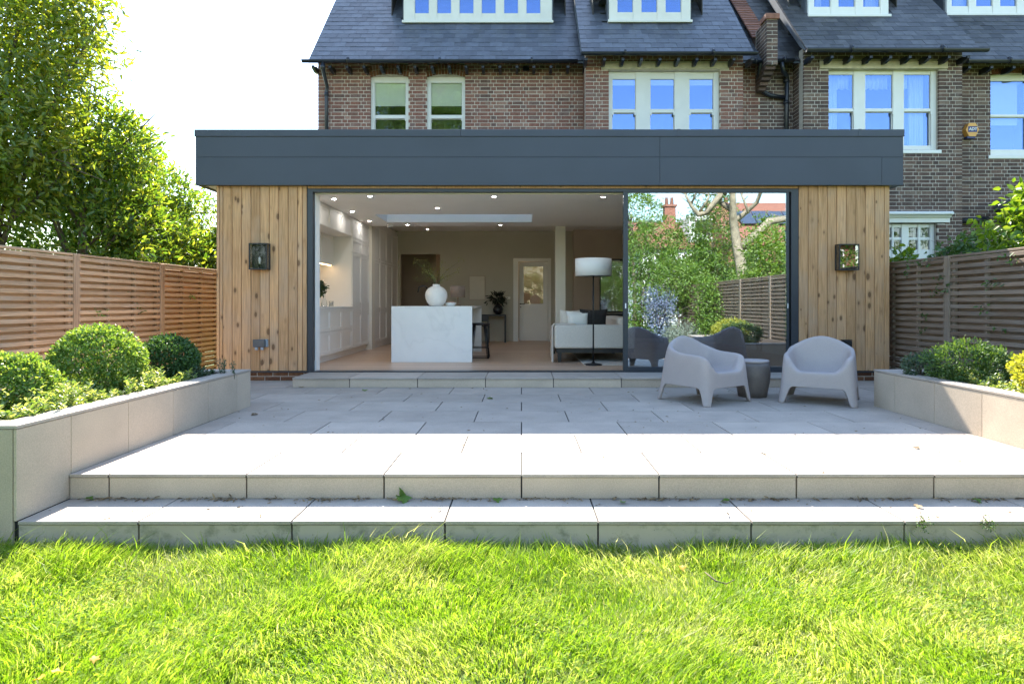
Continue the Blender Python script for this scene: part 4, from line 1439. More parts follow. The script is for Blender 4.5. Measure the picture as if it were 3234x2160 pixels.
def rafters(house, xs_, yw, ye, z):
    for x in xs_:
        poly = [(0, 0), (0, .10), (-(yw - ye) * .55, .10), (-(yw - ye) * .85, .06), (-(yw - ye), .07), (-(yw - ye), .02), (-(yw - ye) * .45, -.02)]
        me = _boxcache.get(('raf', yw - ye))
        if me is None:
            me = prism_mesh('rafter_tail', poly, .055, 'ironwork', 'x')
            _boxcache[('raf', yw - ye)] = me
        obj('rafter_tail', me, house, (x, yw + .01, z))


def window(house, x0, x1, z0, z1, y, cols, m, glass, depth=.10, sill=True, room=True, f=.012):
    """cols: list of (xa, xb, [(za, zb, setback), ...]) panes; the rest of the rectangle is painted frame"""
    lst = []
    prev = x0
    for xa, xb, rows in cols:
        lst.append((prev, xa, y, y + depth, z0, z1))
        zz = z0
        for za, zb, sb in rows:
            if za > zz:
                lst.append((xa, xb, y + .015, y + depth - .002, zz, za))
            zz = zb
        if z1 > zz:
            lst.append((xa, xb, y + .015, y + depth - .002, zz, z1))
        prev = xb
    lst.append((prev, x1, y, y + depth, z0, z1))
    w = boxes('window', lst, m, house)
    for xa, xb, rows in cols:
        for za, zb, sb in rows:
            box('pane', xa + .001, xb - .001, y + .035 + sb, y + .041 + sb, za + .001, zb - .001, glass, w)
            # sash frame round each pane
            boxes('sash', [(xa, xa + f, y + .02 + sb, y + .034 + sb, za, zb), (xb - f, xb, y + .02 + sb, y + .034 + sb, za, zb),
                           (xa + f, xb - f, y + .02 + sb, y + .034 + sb, za, za + f), (xa + f, xb - f, y + .02 + sb, y + .034 + sb, zb - f, zb)], m, w)
    if sill:
        box('sill', x0 - .05, x1 + .05, y - .10, y + .05, z0 - .07, z0 - .001, m, w, .006)
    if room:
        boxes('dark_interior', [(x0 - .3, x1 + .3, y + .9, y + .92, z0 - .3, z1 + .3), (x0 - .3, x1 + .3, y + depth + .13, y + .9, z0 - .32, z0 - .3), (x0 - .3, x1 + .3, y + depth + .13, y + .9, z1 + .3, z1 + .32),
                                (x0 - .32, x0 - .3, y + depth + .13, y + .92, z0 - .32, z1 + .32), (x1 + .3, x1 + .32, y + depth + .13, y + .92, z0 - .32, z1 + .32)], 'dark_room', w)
    return w


def arch_bricks(house, x0, x1, z, y, rows=2, rise=.05):
    a = boxes('brick_arch', [(x0 - .02, x1 + .02, y + .012, y + .1, z + .03, z + rows * .115 + .02)], 'mortar_l', house)
    n = 13
    cx_, w = (x0 + x1) / 2, (x1 - x0)
    for r in range(rows):
        for i in range(n):
            f = (i + .5) / n * 2 - 1
            ww = w / n - .010
            zc = z + rise * (1 - f * f) + .055 + r * .117
            me = box_mesh(ww, .05, .105, 'brick_arch', .004)
            obj('arch_brick', me, a, (cx_ + f * w / 2 * (1 + .03 * r), y + .022, zc), (0, f * .16, 0))
    return a


def curtain(label, x0, x1, z0, z1, y, name='curtain', cat='curtain', amp=.02, fold=.055, group='net curtains at the neighbour\'s windows', m='curtain', scallop=0.0):
    n = max(12, int((x1 - x0) / .012))
    vs, fs = [], []
    for j in range(2):
        for i in range(n + 1):
            x = x0 + (x1 - x0) * i / n
            zz = z1 if j else z0 + scallop * math.sin((x - x0) / .11 * math.pi) ** 2
            vs.append((x - x0, amp * math.sin(x / fold * 2 * math.pi) + amp * .5 * math.sin(x / fold * 3.3), zz - z0))
    for i in range(n):
        fs.append((i, i + 1, n + 2 + i, n + 1 + i))
    o = obj(name, mesh(name, vs, fs, m, True), None, (x0, y, z0))
    s = o.modifiers.new('thick', 'SOLIDIFY'); s.thickness = .003
    return tag(o, label, cat, group)


MAINY, BAYY = 12.9, 12.4
TZT = 6.26      # top of the brickwork under the eaves
CX4 = 4.86      # party wall parapet
# ---------------- the house the extension belongs to
hs = thing('brick_house', (0, 13, 0), 'red brown brick house with slate roof rising behind the extension', 'house')
LX0 = U(1004, MAINY)
BX0, BX1 = 1.28, 4.43
# sash windows on the plain wall
w1 = (U(1170, 12.98), U(1295, 12.98)); w2 = (U(1347, 12.98), U(1473, 12.98))
wz0, wz1 = 4.25, V(243, 12.95)
holes = [(w1[0] + .02, w1[1] - .02, wz0, wz1 + .26), (w2[0] + .02, w2[1] - .02, wz0, wz1 + .26)]
entries = []
e = brick_wall(hs, LX0, 1.285, 2.85, TZT, MAINY, holes, 'brick_l', 'mortar_l', zstart=4.2)
entries.append(e)
w3 = (U(1921, 12.48), U(2270, 12.48)); w3z0, w3z1 = 4.05, V(228, 12.48)
lz0, lz1 = V(220, BAYY), V(196, BAYY)
e = brick_wall(hs, BX0, BX1, 2.85, TZT - .03, BAYY, [(w3[0], w3[1], w3z0, w3z1), (U(1899, BAYY), U(2299, BAYY), lz0, lz1)], 'brick_l', 'mortar_l', zstart=4.2)
entries.append(e)
entries.append(brick_wall(hs, BAYY + .225, MAINY + .1, 2.85, TZT - .1, BX0, [], 'brick_l', 'mortar_l', 'y', -1, 4.2))
entries.append(brick_wall(hs, BX1 + .001, CX4 + .1, 2.85, TZT, MAINY + .001, [], 'brick_l', 'mortar_l', zstart=4.2))
entries = [(w, pl, brick_unit(mm), mm) for w, pl, mm in entries]
place_pieces(entries, 'brick', 300)
box('wall', BX1 - .2, BX1 - .002, BAYY + .225, MAINY + .1, 2.85, TZT - .1, 'mortar_l', hs)
boxes('shell', [(LX0 + .001, LX0 + .2, MAINY + .23, 20, -.3, TZT - .02), (LX0 + .21, 4.9, 19.8, 20, -.3, TZT)], 'mortar_l', hs)
for (a, b), nm in ((w1, 0), (w2, 1)):
    arch_bricks(hs, a + .005, b - .005, wz1 - .02, MAINY, 2)
    zr = V(370, 12.98)
    f = .085
    w = window(hs, a, b, wz0, wz1 + .035, MAINY + .07, [(a + f, b - f, [(wz0 + .1, zr - .03, .03), (zr + .03, wz1 - .105, 0.0)])], 'paint', 'glass_sash')
    for s in (a + f - .02, b - f - .02):
        box('sash_horn', s, s + .04, MAINY + .065, MAINY + .085, zr - .085, zr - .035, 'paint', w)
    bl = box('roller_blind', a + f + .003, b - f - .003, MAINY + .125, MAINY + .130, V(335, 13), wz1 - .09, 'blind', None)
    tag(bl, ['pale green roller blind behind the sash window closest to the downpipe', 'pale green roller blind behind the second small sash window from the downpipe'][nm], 'blind', 'roller blinds behind the small sash windows')
# triple window in the bay
m3 = [(U(a, 12.5), U(b, 12.5)) for a, b in ((1933, 2008), (2053, 2130), (2176, 2253))]
zr = V(352, 12.5)
w = window(hs, w3[0], w3[1], w3z0, w3z1, BAYY + .08, [(a, b, [(w3z0 + .1, zr - .03, .03), (zr + .03, w3z1 - .13, 0)]) for a, b in m3], 'paint', 'glass_flat')
for i, (a, b) in enumerate(m3):
    tag(box('roller_blind', a + .003, b - .003, BAYY + .135, BAYY + .140, V(272, 12.55), w3z1 - .135, 'curtain', None),
        ['white raised blind in the first light of the triple window', 'white raised blind in the middle light of the triple window', 'white raised blind in the last light of the triple window'][i], 'blind', 'raised blinds in the triple window')
    for s in (a - .01, b - .03):
        box('sash_horn', s, s + .04, BAYY + .072, BAYY + .095, zr - .085, zr - .035, 'paint', w)
box('lintel', U(1899, BAYY), U(2299, BAYY), BAYY - .03, BAYY + .15, lz0 + .001, lz1 - .001, 'stone', hs, .004)
# roofs, gutters, rafter feet
EAVM, EAVB = 12.55, 12.05
ZM, ZB = 6.03, 5.985
RUN = 4.0
D1Y, D2Y, D3Y, D4Y = 13.63, 12.88, 13.02, 13.93
d1 = (U(1275, D1Y), U(1743, D1Y)); d2 = (U(1924, D2Y), U(2180.6, D2Y))
rents = [slate_roof(hs, -4.31, CX4, EAVM, ZM, RUN, 'slate', [(d1[0] - .05, d1[1] + .05, (D1Y - .03 - EAVM) / math.cos(PITCH), 99)]),
         slate_roof(hs, BX0 - .11, BX1 + .09, EAVB, ZB, RUN, 'slate', [(d2[0] - .04, d2[1] + .04, (D2Y - .02 - EAVB) / math.cos(PITCH), 99)])]
rents = [(r, pl, slate_unit(mm), mm) for r, pl, mm in rents]
place_pieces(rents, 'slate', 300)
box('roof_back', -4.31, CX4, EAVM + RUN, 20.2, ZM + RUN * RT_ - .12, ZM + RUN * RT_ - .02, 'lead', hs)
gutter(hs, -4.42, BX0 - .15, EAVM - .055, ZM - .01)
gutter(hs, BX0 - .13, BX1 + .13, EAVB - .055, ZB - .01)
gutter(hs, BX1 + .16, CX4 - .02, EAVM - .055, ZM - .03)
rafters(hs, [-4.26 + .345 * i for i in range(17)], MAINY, EAVM + .02, ZM - .15)
rafters(hs, [BX0 - .05 + .36 * i for i in range(10)], BAYY, EAVB + .02, ZB - .15)
box('air_vent', U(1652, MAINY), U(1671, MAINY), MAINY - .01, MAINY + .01, V(226, MAINY), V(208, MAINY), 'ironwork', hs)


def dormer(house, x0, x1, y, zs, panes, mm, h=1.35, oh=.12):
    d = boxes('dormer', [(x0 - .03, x0 + .005, y + .06, y + 1.6, zs - .05, zs + h), (x1 - .005, x1 + .03, y + .06, y + 1.6, zs - .05, zs + h), (x0 - .15, x1 + .15, y - oh, y + 1.9, zs + h, zs + h + .07)], 'lead', house)
    cols = [(a, b, [(zs + .17, zs + h - .1, 0)]) for a, b in panes]
    w = window(house, x0, x1, zs, zs + h - .001, y, cols, mm, 'glass_flat', sill=False)
    box('sill', x0 - .03, x1 + .03, y - .06, y + .04, zs - .055, zs - .001, mm, w, .004)
    t = math.tan(PITCH)
    # lead apron below the sill
    me = mesh('lead_apron', [(0, -.26, -.26 * t), (x1 - x0 + .1, -.26, -.26 * t), (x1 - x0 + .1, 0, 0), (0, 0, 0), (0, -.26, -.26 * t - .02), (x1 - x0 + .1, -.26, -.26 * t - .02), (x1 - x0 + .1, 0, -.02), (0, 0, -.02)], [tuple(f) for f in ((3, 2, 1, 0), (4, 5, 6, 7), (0, 1, 5, 4), (1, 2, 6, 5), (2, 3, 7, 6), (3, 0, 4, 7))], 'lead')
    obj('lead_apron', me, house, (x0 - .05, y + .005, zs - .045))
    return d


p6 = [(U(950 + a * .4259, D1Y), U(950 + b * .4259, D1Y)) for a, b in ((842, 952), (1007, 1117), (1173, 1283), (1338, 1448), (1504, 1614), (1670, 1780))]
dormer(hs, d1[0], d1[1], D1Y, 7.32, p6, 'paint', .95, -.01)  # height cut low so its shadow stays off the sunlit terrace
p3 = [(U(1800 + a * .3407, D2Y), U(1800 + b * .3407, D2Y)) for a, b in ((437, 588), (660, 812), (884, 1036))]
dormer(hs, d2[0], d2[1], D2Y, 6.99, p3, 'paint', .57, -.01)  # also cut low to keep the terrace shadow edge straight
# downpipes
r_ = .036
px_ = U(1021, 12.7)
tubes('downpipe', [([(U(1020, 12.5), EAVM - .055, ZM - .05), (U(1020, 12.5), EAVM - .05, ZM - .2), (U(1031, 12.8), MAINY - .06, ZM - .42), (U(1031, 12.84), MAINY - .06, ZM - .55), (U(1031, 12.84), MAINY - .06, 3.6)], r_)], 'ironwork', hs, (px_, 12.8, 5), 10)
lathe('pipe_collar', [(r_ + .012, 0), (r_ + .012, .06)], 'ironwork', hs, (U(1031, 12.84), MAINY - .06, ZM - .62), 12)
lathe('pipe_collar', [(r_ + .012, 0), (r_ + .012, .10)], 'ironwork', hs, (U(1020, 12.5), EAVM - .052, ZM - .2), 12)
yq = MAINY - .07
tubes('downpipe', [([(U(2403, 12.5), EAVM - .05, ZM - .05), (U(2403, 12.7), yq, ZM - .28), (U(2402, 12.83), yq, V(268, 12.83)), (U(2412, 12.83), yq, V(292, 12.83)), (U(2432, 12.83), yq, V(302, 12.83)), (U(2478, 12.83), yq, V(309, 12.83))], .042)], 'ironwork', hs, (4.9, 12.8, 5), 10)

# ---------------- neighbour's house
nb = thing('brick_house', (8.5, 13, 0), 'dark brown brick neighbouring house with white windows beyond the weathered fence', 'house')
NX0, NX1 = 5.64, 8.81
nentries = []
w4 = (U(2610, 12.5), U(2955, 12.5)); w4z0, w4z1 = V(478, 12.5), V(222, 12.5)
l4 = (U(2588, BAYY), U(2991, BAYY), V(219, BAYY), V(195, BAYY))
w6 = (U(2730, 12.5), U(2950, 12.5)); w6z0, w6z1 = 1.0, V(708, 12.5)
w5 = (U(3117, 13.0), U(3262, 13.0)); w5z0, w5z1 = V(495, 13.0), V(243, 13.0)
nentries.append(brick_wall(nb, NX0, NX1, LAWN_Z, TZT - .02, BAYY, [(w4[0], w4[1], w4z0, w4z1), l4, (w6[0], w6[1], w6z0, w6z1), (U(2730, 12.4), U(2985, 12.4), w6z1, V(672, 12.4))], 'brick_r', 'mortar_r', zstart=1.2))
nentries.append(brick_wall(nb, BAYY + .225, MAINY + .1, LAWN_Z, TZT - .1, NX0, [], 'brick_r', 'mortar_r', 'y', -1, 3.6))
nentries.append(brick_wall(nb, NX1 + .001, 14.0, LAWN_Z, TZT, MAINY, [(w5[0], w5[1], w5z0, w5z1 + .13)], 'brick_r', 'mortar_r', zstart=1.2))
nentries.append(brick_wall(nb, CX4 + .101, NX0 - .001, LAWN_Z, TZT, MAINY + .001, [], 'brick_r', 'mortar_r', zstart=4.2))
nentries = [(w, pl, brick_unit(mm), mm) for w, pl, mm in nentries]
place_pieces(nentries, 'brick', 300)
box('wall', NX1 - .2, NX1 - .002, BAYY + .225, MAINY + .1, LAWN_Z, TZT - .1, 'mortar_r', nb)
boxes('shell', [(13.8, 14.0, MAINY + .23, 20, -.3, TZT - .02), (4.92, 13.7, 19.8, 20, -.3, TZT)], 'mortar_r', nb)
# windows of the neighbour
c4 = [(U(2614, 12.5), U(2696, 12.5)), (U(2732, 12.5), U(2820, 12.5)), (U(2854, 12.5), U(2940, 12.5))]
zr = V(348, 12.5)
w = window(nb, w4[0], w4[1], w4z0, w4z1, BAYY + .09, [(a, b, [(w4z0 + .11, zr - .03, .03), (zr + .02, w4z1 - .08, 0)]) for a, b in c4], 'paint_w', 'glass_flat')
for a, b in c4:
    box('sash_horn', b - .015, b + .02, BAYY + .08, BAYY + .11, zr - .1, zr - .035, 'paint_w', w)
box('lintel', l4[0], l4[1], BAYY - .03, BAYY + .15, l4[2] + .001, l4[3] - .001, 'stone', nb, .004)
cy_ = BAYY + .26
curtain('white net curtain in the first light of the neighbour\'s upper bay window', c4[0][0] - .02, U(2646, 12.6), w4z0 + .1, w4z1 - .05, cy_)
curtain('white net curtain drawn in the last light of the neighbour\'s upper bay window', U(2874, 12.6), c4[2][1] - .06, w4z0 + .1, w4z1 - .05, cy_)
for i, (a, b) in enumerate(((U(2648, 12.6), c4[0][1]), (c4[1][0], c4[1][1]), (c4[2][0], U(2872, 12.6)))):
    curtain(['scalloped white valance beside the first net curtain', 'scalloped white valance across the middle light of the bay window', 'scalloped white valance beside the drawn net curtain'][i], a, b, V(281, 12.6), w4z1 - .05, cy_ + .02, 'valance', 'valance', .02, .09, 'valances in the neighbour\'s bay window', 'curtain', .03)
arch_bricks(nb, w5[0] + .02, w5[1] - .02, w5z1 + .0, MAINY, 1, .04)
zr = V(367, 13.0)
w = window(nb, w5[0], w5[1], w5z0, w5z1 + .03, MAINY + .08, [(w5[0] + .03, w5[1] - .12, [(w5z0 + .14, zr - .02, .03), (zr + .02, w5z1 - .08, 0)])], 'paint_w', 'glass_flat')
tag(box('roman_blind', w5[0], w5[1] - .22, MAINY + .24, MAINY + .25, V(395, 13.1), w5z1 - .04, 'curtain', None), 'white blind behind the neighbour\'s single sash window', 'blind')
# ground floor casement with cornice
cz_ = []
for a, b in ((2775, 2800), (2805, 2818), (2823, 2848), (2870, 2900), (2907, 2938)):
    cz_.append((U(a, 12.5), U(b, 12.5), [(1.15, V(817, 12.5), 0), (V(790, 12.5), V(757, 12.5), 0), (V(751, 12.5), V(718, 12.5), 0)]))
window(nb, w6[0], w6[1], w6z0, w6z1, BAYY + .10, cz_, 'paint_w', 'glass_small', f=.008)
zc0, zc1 = V(703, BAYY), V(670, BAYY)
hh = zc1 - zc0
prof = [(-.02, 0), (-.02, hh * .42), (-.06, hh * .46), (-.08, hh * .62), (-.14, hh * .72), (-.14, hh * .86), (-.10, hh), (.08, hh), (.08, 0)]
obj('cornice', prism_mesh('cornice', prof, U(2998, BAYY) - U(2730, BAYY), 'paint_w', 'x'), nb, (U(2730, BAYY), BAYY, zc0))
curtain('white net curtain inside the neighbour\'s small paned casement', U(2906, 12.7), U(2945, 12.7), 1.1, w6z1 - .05, BAYY + .3)
curtain('narrow net curtain gathered at the casement mullion', U(2888, 12.7), U(2897, 12.7), 1.1, w6z1 - .05, BAYY + .32)
# roof of the neighbour
ZN = 6.05
d3 = (U(2553, D3Y), U(2806, D3Y)); d4 = (U(2990, D4Y), U(3300, D4Y))
rents = [slate_roof(nb, CX4 + .23, 14.1, EAVM, ZM, RUN, 'slate_old', [(d4[0] - .05, d4[1] + .05, (D4Y - .02 - EAVM) / math.cos(PITCH), 99)]),
         slate_roof(nb, NX0 - .1, NX1 + .12, EAVB, ZN, RUN, 'slate_old', [(d3[0] - .05, d3[1] + .05, (D3Y - .02 - EAVB) / math.cos(PITCH), 99)])]
rents = [(r, pl, slate_unit(mm), mm) for r, pl, mm in rents]
place_pieces(rents, 'slate', 300)
box('roof_back', CX4 + .23, 14.1, EAVM + RUN, 20.2, ZM + RUN * RT_ - .12, ZM + RUN * RT_ - .02, 'lead', nb)
gutter(nb, CX4 + .25, NX0 - .16, EAVM - .055, ZM - .0, .06)
gutter(nb, NX0 - .14, NX1 + .2, EAVB - .06, ZN - .01, .065)
gutter(nb, NX1 + .16, 14.1, EAVM - .06, ZM - .01, .06)
rafters(nb, [NX0 - .0 + .38 * i for i in range(9)], BAYY, EAVB + .02, ZN - .17)
rafters(nb, [NX1 + .25 + .45 * i for i in range(8)], MAINY, EAVM + .02, ZM - .16)
p = [(U(a, D3Y), U(b, D3Y)) for a, b in ((2571, 2625), (2648, 2702), (2726, 2781))]
dormer(nb, d3[0], d3[1], D3Y, 7.17, p, 'paint_w')
p = [(U(a, D4Y), U(b, D4Y)) for a, b in ((3006, 3060), (3083, 3136), (3159, 3212), (3235, 3286))]
dormer(nb, d4[0], d4[1], D4Y, 7.62, p, 'paint_w')
for i, (a, b, y_, z_) in enumerate(((2573, 2592, 13.22, 7.22), (2730, 2779, 13.22, 7.22), (3008, 3050, 14.13, 7.7))):
    curtain(['pale curtain at the near edge of the neighbour\'s bay dormer', 'pale curtain in the last pane of the neighbour\'s bay dormer', 'pale curtain in the neighbour\'s dormer closest to the frame edge'][i], U(a, y_), U(b, y_), z_, z_ + 1.1, y_)
tubes('downpipe', [([(U(2469, 12.5), EAVM - .05, ZM - .05), (U(2470, 12.6), EAVM + .0, ZM - .22), (U(2484, 12.83), yq, V(238, 12.83)), (U(2485, 12.83), yq, V(256, 12.83)), (U(2482, 12.83), yq, 3.6)], .046)], 'ironwork', nb, (5.5, 12.8, 5), 10)
for zz in (V(262, 12.83), V(330, 12.83)):
    lathe('pipe_collar', [(.06, 0), (.06, .07)], 'ironwork', nb, (U(2483, 12.83), yq, zz), 12)
tubes('soil_pipe', [([(U(3034, 12.8), MAINY - .08, V(698, 12.8)), (U(3121, 12.8), MAINY - .08, V(692, 12.8))], .06)], 'ironwork', nb, (9.2, 12.8, 2.8), 10)
box('door_canopy', U(3174, 12.6), U(3300, 12.6), 12.3, MAINY, V(660, 12.6), V(634, 12.6), 'lead', nb, .01)
box('canopy_bracket', U(3180, 12.7), U(3192, 12.7), 12.5, MAINY, V(700, 12.6), V(661, 12.6), 'ironwork', nb)
# parapet between the two roofs
pw = thing('party_parapet', (CX4 + .11, 12.6, 5.4), 'brick parapet with clay coping stepping down to a pier between the roofs', 'parapet')
t = 1.06
pyA, pzA, pyB = 12.89, 6.62, 16.0
me = prism_mesh('parapet_wall', [(0, -1.2), (0, 0), (pyB - pyA, (pyB - pyA) * t), (pyB - pyA, (pyB - pyA) * t - 1.2)], .22, 'brick_r', 'x')
obj('parapet_wall', me, pw, (CX4, pyA, pzA))
pitch_a = math.atan(t)
for k in range(24):
    s = k * .125
    obj('coping_tile', box_mesh(.34, .16, .03, 'terracotta', .006), pw, (CX4 + .11, pyA + .05 + s * math.cos(pitch_a), pzA + .07 + s * math.sin(pitch_a)), (pitch_a - .14, 0, 0))
# stepped lead flashing against the slates
for k in range(20):
    s = k * .15
    obj('flashing', box_mesh(.004, .14, .16, 'lead'), pw, (CX4 - .003, pyA + .05 + s * math.cos(pitch_a), pzA - .30 + s * math.sin(pitch_a)))
pier = box('pier', CX4 + .004, CX4 + .216, 12.304, 12.888, V(205, 12.3), V(62, 12.3), 'mortar_r', pw)
zt_ = V(62, 12.3)
z = V(205, 12.3)
k = 0
while z < zt_ - .03:
    h = min(.065, zt_ - z)
    if k % 2:
        box('brick', CX4, CX4 + .22, 12.30, 12.40, z, z + h, 'brick_r', pier, .004)
    else:
        box('brick', CX4, CX4 + .105, 12.30, 12.40, z, z + h, 'brick_r', pier, .004)
        box('brick', CX4 + .115, CX4 + .22, 12.30, 12.40, z, z + h, 'brick_r', pier, .004)
    y = 12.41
    while y < 12.85:
        y2 = min(y + .215, 12.885)
        box('brick', CX4, CX4 + .05, y, y2, z, z + h, 'brick_r', pier, .004)
        y = y2 + .01
    z += .075; k += 1
box('pier_cap', CX4 - .03, CX4 + .25, 12.27, 12.60, zt_ + .001, V(44, 12.3), 'terracotta', pw, .008)
for k in range(5):
    box('corbel', CX4 + .0 + k * .0, CX4 + .20 - .012 * k, 12.36 + k * .09, 12.89, V(205, 12.3) - .075 * (k + 1) + .006, V(205, 12.3) - .075 * k - .002, 'brick_r', pw, .004)

# alarm box on the neighbour's wall, with its lettering
ax, az = U(3069, 12.8), V(411, 12.8)
al = thing('alarm_box', (ax, MAINY, az), 'amber hexagonal burglar alarm box with blue ADT panel on dark brick', 'alarm box')
rx_, rz_ = U(3092, 12.78) - ax, V(388.5, 12.78) - az
hexp = [(rx_ * math.cos(R(60 * i)), rz_ * 1.12 * math.sin(R(60 * i))) for i in range(6)]
big = [(a * 1.0, b) for a, b in hexp]
obj('casing', prism_mesh('casing', big, .12, 'alarm_yellow'), al, (ax, MAINY - .12, az))
box('sounder_base', ax - .10, ax + .07, MAINY - .11, MAINY - .005, az - rz_ - .035, az - rz_ + .01, 'alarm_blue', al, .006)
box('logo_panel', ax - .09, ax + .095, MAINY - .124, MAINY - .1205, az - .05, az + .068, 'alarm_blue', al)
fc = bpy.data.curves.new('lettering', 'FONT')
fc.body = 'ADT'; fc.size = .082; fc.align_x = 'CENTER'; fc.align_y = 'CENTER'; fc.extrude = .001; fc.offset = .002; fc.shear = .15
fc.materials.append(MT['paint_w'])
_tmp = bpy.data.objects.new('lettering_curve', fc); COL.objects.link(_tmp)
bpy.context.view_layer.update()
_lm = bpy.data.meshes.new_from_object(_tmp.evaluated_get(bpy.context.evaluated_depsgraph_get()))
bpy.data.objects.remove(_tmp)
fo = bpy.data.objects.new('lettering', _lm); COL.objects.link(fo)
fo.parent = al; fo.location = (.005, -.1265, .009); fo.rotation_euler = (R(90), 0, 0)

# wrought hanging bracket on the neighbour's wall
bx_, bz_ = U(2997, 12.3), V(814, 12.3)
hb = tubes('hanging_bracket', [([(bx_, 12.34, bz_), (bx_, 12.34, V(786, 12.3))], .014), ([(bx_, 12.33, bz_ + .12), (U(3020, 12.3), 12.2, bz_ + .02), (U(3038, 12.3), 12.1, bz_ + .15)], .010), ([(bx_, 12.33, bz_ + .12), (U(3036, 12.3), 12.1, bz_ + .14)], .008)], 'ironwork', None, (bx_, 12.34, bz_), 6)
tag(hb, 'small black iron bracket on the dark brick above the weathered fence', 'bracket')

# ================================================================== WALL LANTERNS, SOCKETS
def lantern(x0, x1, z0, z1, label, bulb):
    y1 = WALL_Y - .002
    y0 = y1 - .13
    t = thing('wall_lantern', ((x0 + x1) / 2, WALL_Y, z0), label, 'lantern', 'box lanterns on the timber cladding')
    f = .014
    bars = []
    for x in (x0, x1 - f):
        for y in (y0, y1 - f):
            bars.append((x, x + f, y, y + f, z0 + f, z1 - f))
    bars += [(x0, x1, y0, y1, z0, z0 + f), (x0, x1, y0, y1, z1 - f, z1)]
    boxes('frame', bars, 'black', t)
    box('back_plate', x0 + f, x1 - f, y1 - .008, y1 - .002, z0 + f, z1 - f, 'black', t)
    box('pane', x0 + f, x1 - f, y0 + .004, y0 + .008, z0 + f, z1 - f, 'glass_lantern_mirror' if not bulb else 'glass_lantern', t)
    for x in (x0 + .004, x1 - .008):
        box('pane', x, x + .004, y0 + f, y1 - f, z0 + f, z1 - f, 'glass_lantern', t)
    xm = (x0 + x1) / 2
    lathe('lamp_holder', [(.03, 0), (.03, .008), (.012, .012), (.012, .07)], 'black', t, (xm, (y0 + y1) / 2, z0 + f), 12)
    lathe('bulb', [(.012, 0), (.012, .02), (.018, .05), (.014, .085), (.003, .10)], 'ceramic', t, (xm, (y0 + y1) / 2, z0 + f + .07), 12)


lantern(U(791, 8.88), U(848, 8.88), V(852, 8.88), V(769, 8.88), 'black box lantern with a visible bulb on the boards by the open doorway', True)
lantern(U(2644, 8.88), U(2707, 8.88), V(854, 8.88), V(772, 8.88), 'black box lantern with mirrored glass on the boards behind the chairs', False)
sk = thing('outdoor_socket', (U(822, 8.9), WALL_Y, V(1105, 8.9)), 'grey weatherproof outdoor socket low on the boards below the lantern', 'socket', 'outdoor sockets')
x0, x1 = U(801, 8.9), U(844, 8.9)
box('back_box', x0 + .06, x1, WALL_Y - .05, WALL_Y - .002, V(1096, 8.9), V(1072, 8.9), 'clear_box', sk, .006)
box('cover', x0, x1 - .02, WALL_Y - .09, WALL_Y - .051, V(1096, 8.9), V(1072, 8.9), 'grey_box', sk, .008)
for k in (.03, .11):
    box('plug_clip', x0 + k, x0 + k + .04, WALL_Y - .085, WALL_Y - .055, V(1105, 8.9), V(1096, 8.9) - .001, 'clear_box', sk, .004)
s2 = thing('outdoor_socket', (U(2675, 8.9), WALL_Y, 0.3), 'dark weatherproof socket on the boards just behind the chair on the far side', 'socket', 'outdoor sockets')
s2['label'] = 'dark weatherproof socket on the boards behind the camera-facing chair'
box('cover', U(2662, 8.9), U(2689, 8.9), WALL_Y - .08, WALL_Y - .002, V(1118, 8.9), V(1077, 8.9), 'black', s2, .008)
box('hinge', U(2660, 8.9), U(2691, 8.9), WALL_Y - .06, WALL_Y - .003, V(1076.5, 8.9), V(1073, 8.9), 'black', s2, .002)

